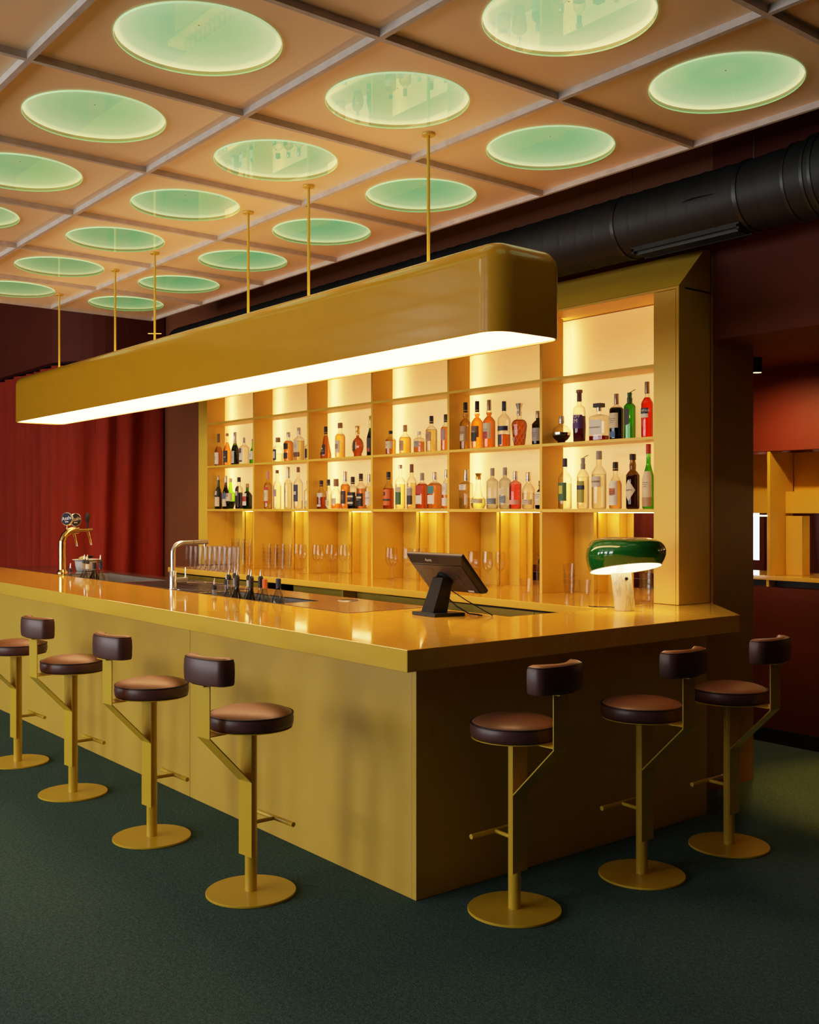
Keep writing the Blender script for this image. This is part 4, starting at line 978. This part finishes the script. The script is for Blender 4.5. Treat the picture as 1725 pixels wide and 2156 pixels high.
 (-0.837,2.262,'L',0.039,0.29,'squat','clear','amberl',0.6,'black',0.82,[('white',0.08,0.6,1.0),('rust',0.3,0.44,0.6)],'','amber bottle with a tall white label with rust red drawing'),
 (-0.702,2.262,'L',0.0406,0.334,'belltop','olive','olive',0.62,'black',0.9,[],'diamond','dark olive bottle with a pale diamond label'),
 (-0.583,2.262,'L',0.0367,0.388,'wine','lime','lime',0.8,'red',0.86,[('cream',0.18,0.58,1.2),('tan',0.04,0.18,1.2)],'','green necked bottle with red capsule and a large cream label'),
]
ROWG = {'U': 'bottles on the upper shelf', 'L': 'bottles on the lower shelf'}
BAYN = ['first', 'second', 'third', 'fourth', 'fifth', 'sixth']
for (x, y, s_, r, h, kind, gl, lq, lv, cap, cf, labs, txt, desc) in BOTTLES:
    k = sum(1 for u in ups if x > u); zb = 2.0738 if s_ == 'U' else 1.6498
    lab = desc
    x = min(max(x, edges[k]+.0125+r+.003), edges[k+1]-.0125-r*(1. if kind != 'flask' else 1.)-.003)
    if len(lab.replace(',', ' ').split()) <= 12: lab += ', '+('upper' if s_ == 'U' else 'lower')+' bottle row'
    bottle(x, y, zb, r, h, kind, gl, lq, lv, cap, cf, labs, txt, lab, ROWG[s_]+' of the '+BAYN[k]+' bay')
glass('glass_pour', (.80, .80, .76), .45, fmax=.75, rough=.03)
# pouring bottles sunk in the two wells of the steel worktop
def pourer(x, y, ztop, gl, lq, lv, collar, label, group, spout=True, wrapc=None, r=.037):
    zb = .8605; h = ztop-zb
    t = thing('pouring_bottle', label, 'bottle', (x, y, zb), 0, group)
    hn = h-.075 if spout else h
    hn = h-.052 if spout else h
    zs_ = hn-(.135 if spout else .118)
    P = [(r*.9, 0), (r, .006), (r, zs_)]
    for k in range(1, 9): u = k/8; P.append((.0135+(r-.0135)*(1-u)**1.5, zs_+.07*u))
    P.append((.0135, hn))
    bo = MB().lathe(P, seg=24, cap=False); bo.f.append(tuple(range(23, -1, -1))); bo.build('glass_body', 'glass_'+('pour' if gl == 'clear' else gl), t, smooth='all')
    if lq: MB().lathe(clip(P, .004, hn*lv, 1., .002), seg=24).build('liquid', 'liquid_'+lq, t, smooth=True)
    if wrapc: MB().lathe([(.0148, hn-.062), (.0148, hn-.008)], seg=18, cap=False).build('neck_wrap', 'paper_'+wrapc, t, smooth=True)
    if spout:
        co = MB().lathe([(.0155, hn-.022), (.0165, hn-.004), (.0150, hn+.004), (.008, hn+.012), (.001, hn+.012)], seg=16, cap=False).build('pour_collar', 'paper_'+collar, t, smooth=True)
        MB().tube([(0, 0, hn+.008), (0, 0, hn+.03), (.004, 0, h)], [.0058, .0046, .0036], 8).build('pour_spout', 'chrome', co, smooth=True)
    else:
        MB().lathe([(.0150, hn-.055), (.0158, hn-.004), (.012, hn), (.001, h)], seg=18, cap=False).build('capsule', 'paper_'+collar, t, smooth=True)
    return t
PB = [(-2.70, .50, 1.20, 'clear', None, 0, 'black', True, 'grey', 'small clear pourer bottle at the far end of the main bottle well'),
 (-2.72, .60, 1.229, 'clear', 'pale', .5, 'black', True, None, 'black collared pourer behind the small one at the far end of the well'),
 (-2.508, .50, 1.274, 'clear', 'pale', .4, 'black', True, None, 'clear pourer bottle with tall black collar in the main well'),
 (-2.607, .60, 1.276, 'clear', 'pale', .3, 'black', True, 'grey', 'rear pourer bottle with grey neck wrap in the main well'),
 (-2.385, .49, 1.277, 'olive', 'olive', .5, 'dark', True, 'black', 'olive green glass pourer bottle with dark neck wrap'),
 (-2.43, .60, 1.272, 'clear', 'pale', .3, 'black', True, 'white', 'pourer bottle with a white neck label in the main well'),
 (-2.194, .48, 1.28, 'brown', 'dark', .6, 'dark', True, 'black', 'dark brown filled pourer bottle in the front of the main well'),
 (-2.284, .60, 1.272, 'clear', 'pale', .4, 'black', True, 'black', 'black necked pourer bottle right behind the orange capped one'),
 (-2.050, .49, 1.229, 'clear', 'pale', .45, 'orange', False, None, 'clear bottle with an orange neck capsule in the main well'),
 (-1.895, .49, 1.24, 'clear', 'pale', .4, 'navy', False, None, 'clear bottle with a blue neck capsule nearest the till'),
 (-5.20, .50, 1.198, 'clear', 'pale', .4, 'dark', True, None, 'short pourer bottle beside the beer tap column'),
 (-5.20, .62, 1.267, 'clear', 'gold', .4, 'dark', True, 'tan', 'pourer bottle with a pale gold neck near the beer tap'),
 (-5.08, .71, 1.266, 'clear', 'pale', .4, 'black', True, 'navy', 'dark necked pourer bottle behind the white labelled one near the beer tap'),
 (-4.836, .50, 1.28, 'clear', 'pale', .4, 'dark', True, 'white', 'pourer bottle with a white neck label near the beer tap'),
 (-4.665, .49, 1.226, 'olive', 'olive', .5, 'black', False, 'grey', 'black capped bottle standing alone in the far bottle well')]
for (x, y, zt_, gl, lq, lv, co, sp_, wr, lab) in PB: pourer(x, y, zt_, gl, lq, lv, co, lab, 'pouring bottles in the bar wells', sp_, wr)
# ------------------------------------------------------------------ glassware on the back counter
glass('drinking_glass', (.975, .97, .955), .80, refl=1., rough=.01, fmax=.28)
def tumbler_mesh(r0, r1, h, fl=0):
    P = [(r1-.0022, h-.0008), (r1, h), (r0, .010), (r0*.95, 0), (.001, 0)]
    P2 = []
    for a, b_ in zip(P, P[1:]): P2.append(a)
    P2.append(P[-1])
    m_ = MB().lathe(P2[::-1], seg=24, cap=False)
    return m_
ZC = 1.1005
def glass_set(name, meshes, label, group, cat, spots, rz=None):
    src = None
    for (x, y, z) in spots:
        if src is None:
            t = thing(name, label, cat, (x, y, z), 0, group)
            for (pn, mb, mt) in meshes: mb.build(pn, mt, t, smooth=True)
            src = t
        else: dup(src, (x, y, z), random.uniform(0, 6))
# tall glasses, crowded rows
def tall_mesh():
    P = [(.0385, .2035), (.0402, .2045), (.0402, .203), (.0335, .10), (.0315, .016), (.030, 0)]
    return MB().lathe(P[::-1], seg=24, cap=False)
glass_set('tall_glass', [('glass_wall', tall_mesh(), 'drinking_glass'), ('glass_foot', MB().lathe([(.001, .001), (.0285, .001), (.0275, .0115), (.001, .0118)], seg=20, cap=False), 'drinking_glass')],
          'clear tall beer glass in the crowded rows on the back counter', 'tall glasses on the far end of the back counter', 'glass',
          [(-5.50+.092*k+.02*(j % 2), 1.735+.095*j, ZC) for j in range(4) for k in range(9-j) if not (j == 3 and k > 4)])
# stacked tumblers
def stack(x, y, n, r0=.031, r1=.041, h=.092, step=.034, label='', group='', src=[None]):
    for k in range(n):
        if src[0] is None:
            t = thing('tumbler', label, 'glass', (x, y, ZC+k*step), 0, group)
            tumbler_mesh(r0, r1, h).build('glass_wall', 'drinking_glass', t, smooth=True); src[0] = t
        else: dup(src[0], (x, y, ZC+k*step), random.uniform(0, 6), label, group)
for q, (x, y) in enumerate([(-4.90, 2.215), (-4.80, 2.225), (-4.70, 2.24), (-4.86, 2.33), (-4.75, 2.345)]):
    stack(x, y, 5, label='clear tumbler stacked inside others in the second bay', group='stacked tumblers in the second bay')
for (x, y) in [(-5.58, 2.27), (-5.47, 2.27), (-5.36, 2.28)]:
    stack(x, y, 6, label='clear tumbler stacked inside others behind the tall glasses', group='stacked tumblers in the first bay')
for (x, y) in [(-1.255, 2.30)]: stack(x, y, 4, label='clear tumbler in the faint stack against the last upright', group='stacked tumblers in the sixth bay')
stack(-1.155, 2.335, 1, label='single clear tumbler standing just beside the green lamp', group='loose tumblers')
stack(-1.500, 2.15, 1, label='single clear tumbler at the foot of the last upright', group='loose tumblers')
stack(-1.435, 2.235, 6, label='clear tumbler in the tall stack against the last upright', group='stacked tumblers in the fifth bay')
stack(-.60, 2.26, 5, label='clear tumbler in the stack behind the green lamp', group='stacked tumblers behind the lamp')
# wine glasses
def wine_mesh():
    P = [(.0335, 0), (.034, .0015), (.012, .006), (.0042, .014), (.0034, .05), (.0036, .092), (.008, .104), (.024, .118), (.0365, .142), (.0385, .165), (.0365, .20), (.0318, .246), (.0302, .2455)]
    return MB().lathe(P, seg=24, cap=False)
glass_set('wine_glass', [('bowl', wine_mesh(), 'drinking_glass')], 'clear stemmed wine glass grouped with others inside the third bay', 'wine glasses in the third bay', 'glass',
          [(-4.06, 2.20, ZC), (-3.965, 2.17, ZC), (-4.0, 2.29, ZC), (-3.905, 2.27, ZC), (-3.87, 2.38, ZC), (-3.81, 2.30, ZC)])
ww = None
for o in list(COL.objects):
    if o.name == 'wine_glass': ww = o
for (x, y) in [(-4.255, 2.14), (-4.17, 2.13)]: dup(ww, (x, y, ZC), 0, 'clear stemmed wine glass beside the third upright, before the pass-through', 'wine glasses in the second bay')
for (x, y) in [(-3.10, 2.25), (-3.02, 2.22), (-2.99, 2.33), (-2.92, 2.29), (-2.88, 2.40), (-2.83, 2.30)]: dup(ww, (x, y, ZC), 1, 'clear stemmed wine glass grouped inside the fourth bay, behind the till', 'wine glasses in the fourth bay')
for (x, y) in [(-2.19, 2.30), (-2.12, 2.25), (-2.10, 2.36), (-2.02, 2.29), (-2.01, 2.40)]: dup(ww, (x, y, ZC), 2, 'clear stemmed wine glass grouped inside the fifth bay, beyond the till', 'wine glasses in the fifth bay')
t = thing('carafe', 'clear glass carafe with flared lip behind the till', 'carafe', (-2.40, 2.55, ZC))
MB().lathe([(.001, 0), (.045, 0), (.05, .006), (.052, .10), (.03, .16), (.022, .20), (.036, .265), (.034, .265), (.020, .20), (.028, .16), (.05, .10), (.047, .008), (.001, .006)], seg=24, cap=False).build('glass_wall', 'drinking_glass', t, smooth='all')
# ------------------------------------------------------------------ room behind: second bar seen past the pillar
YB = 3.86
struct(MB().box(-8, 6.8, YB, YB+.06, .0, 1.095).build('wall_hatch', 'wall_red'))
struct(MB().box(-8, 6.8, YB, YB+.06, 2.06, 2.64).build('wall_hatch_upper', 'wall_red2'))
struct(box(-8, 6.8, YB-.015, YB, 0, .10).build('baseboard_back', 'black'))
hs = thing('rear_shelving', 'yellow boxed shelving over the serving hatch in the room behind', 'shelving')
box(-1.9, 2.2, YB+.005, YB+.55, 1.146, 1.176).build('counter', 'counter', hs, bevel=.002)
box(-1.9, 2.2, YB+.10, YB+.14, 1.098, 1.145).build('recess_back', 'black_soft', hs)
box(-.82, -.80, YB+.01, YB+.09, 1.098, 1.145).build('bracket', 'yellow', hs)
for x0 in (-1.70, -.81, .08, .97):
    box(x0, x0+.023, YB+.005, YB+.30, 1.177, 2.058).build('upright', 'yellow', hs, bevel=.001)
    box(x0+.024, x0+.888, YB+.20, YB+.215, 1.62, 1.775).build('fascia', 'yellow', hs)
    box(x0+.024, x0+.888, YB+.31, YB+.325, 1.775, 2.058).build('back_board', 'yellow', hs)
    box(x0+.024, x0+.888, YB+.216, YB+.308, 1.76, 1.774).build('shelf_board', 'yellow', hs)
    bx = MB(); bx.box(x0+.026, x0+.155, YB+.20, YB+.212, 1.177, 1.60); bx.box(x0+.143, x0+.155, YB+.213, YB+.30, 1.177, 1.60)
    if x0 != -1.70: bx.build('boxed_panel', 'yellow', hs, bevel=.001)
    box(x0+.36, x0+.86, YB+.36, YB+.37, 1.596, 1.604).build('led_strip', 'led_thin', hs)
    box(x0-.03, x0-.001, YB+.22, YB+.25, 1.177, 1.60).build('lower_upright', 'yellow', hs)
curtain([(-7.8, 5.6), (2.5, 5.6)], .01, 2.62, 'curtain', 'wall_red2', 'red curtain hanging in the room behind the serving hatch', 'curtain', wl=.25, n=600, seed=3)
# bright window at the back of the hatch room
w4 = MB(); w4.box(-2.75, -1.82, 5.40, 5.44, 1.1, 1.20).box(-2.75, -1.82, 5.40, 5.44, 2.0, 2.06).box(-2.75, -2.70, 5.40, 5.44, 1.2, 2.0).box(-1.868, -1.82, 5.40, 5.44, 1.2, 2.0)
wo = struct(w4.build('window_5', 'wall_red2')); box(-2.70, -1.868, 5.415, 5.42, 1.20, 2.0).build('pane', 'daylight', wo)
# spot on the soffit
t = thing('ceiling_spotlight', 'small black cylinder spotlight glowing beside the dark pillar', 'spotlight', (-.525, 3.30, 2.64))
MB().lathe([(.001, 0), (.035, 0), (.035, -.098), (.031, -.098), (.031, -.085)], seg=24, cap=False).build('housing', 'black', t, smooth=True)
MB().lathe([(.031, -.0955), (.001, -.096)], seg=24, cap=False).build('lens', 'spot_glow', t)
l = bpy.data.lights.new('ceiling_spot_light', 'SPOT'); l.energy = 60; l.color = (1, .62, .24); l.spot_size = math.radians(160); l.spot_blend = 1.; l.shadow_soft_size = .03
lo = bpy.data.objects.new('ceiling_spot_light', l); COL.objects.link(lo); lo.location = (-.525, 3.30, 2.535); lo.rotation_euler = (math.radians(16), 0, 0)
l = bpy.data.lights.new('floor_fill_spot', 'SPOT'); l.energy = 170; l.color = (1, .46, .04); l.spot_size = math.radians(50); l.spot_blend = .6; l.shadow_soft_size = .03  # added spot without a fixture, brightens the patch of floor
lo = bpy.data.objects.new('floor_fill_spot', l); COL.objects.link(lo); lo.location = (.62, 3.22, 2.55)
l = bpy.data.lights.new('rear_room_fill', 'POINT'); l.energy = 45; l.color = (1, .72, .42); l.shadow_soft_size = .15  # added point light, no fixture, to lift the far red curtain
lo = bpy.data.objects.new('rear_room_fill', l); COL.objects.link(lo); lo.location = (-3.6, 4.9, 2.3)
# ------------------------------------------------------------------ world and camera
wd = bpy.data.worlds.new('world'); sc.world = wd; wd.use_nodes = True
bg = wd.node_tree.nodes.get('Background'); bg.inputs['Color'].default_value = (.5, .6, .7, 1); bg.inputs['Strength'].default_value = .02
cam = bpy.data.cameras.new('camera'); co = bpy.data.objects.new('camera', cam); COL.objects.link(co)
YAW = .6752; FPX = 2221.57
cam.sensor_fit = 'HORIZONTAL'; cam.sensor_width = 36; cam.lens = FPX/1725*36
cam.shift_y = -(1078-1071.68)/1725
co.location = (3.448, -2.7971, 1.65)
fw = Vector((-math.cos(YAW), math.sin(YAW), 0))
co.rotation_euler = fw.to_track_quat('-Z', 'Y').to_euler()
cam.clip_start = .05; cam.clip_end = 60
sc.camera = co
vs_ = sc.view_settings
vs_.view_transform = 'Standard'; vs_.look = 'None'; vs_.exposure = 0.; vs_.gamma = 1.
# film-like shoulder: straight up to mid tones, then rolling off so that lamps do not clip hard
vs_.use_curve_mapping = True
cm = vs_.curve_mapping
WL = 6.
cm.white_level = (WL, WL, WL); cm.black_level = (0, 0, 0)
cu = cm.curves[3]
TONE = [(.012, .0085), (.035, .029), (.08, .073), (.16, .150), (.40, .39), (.70, .60), (1.0, .745), (1.6, .87), (3., .955)]
for (x, y) in TONE:
    pt = cu.points.new(x/WL, y); pt.handle_type = 'AUTO_CLAMPED'
cm.update()
cy_ = sc.cycles
cy_.max_bounces = 6; cy_.diffuse_bounces = 4; cy_.glossy_bounces = 3; cy_.transmission_bounces = 3; cy_.transparent_max_bounces = 28
cy_.use_adaptive_sampling = True; cy_.adaptive_threshold = .03; cy_.adaptive_min_samples = 16
cy_.sample_clamp_indirect = 4.; cy_.caustics_reflective = False; cy_.caustics_refractive = False; cy_.blur_glossy = .5
cy_.use_denoising = True
try: cy_.denoiser = 'OPENIMAGEDENOISE'
except Exception: pass
cy_.use_light_tree = False
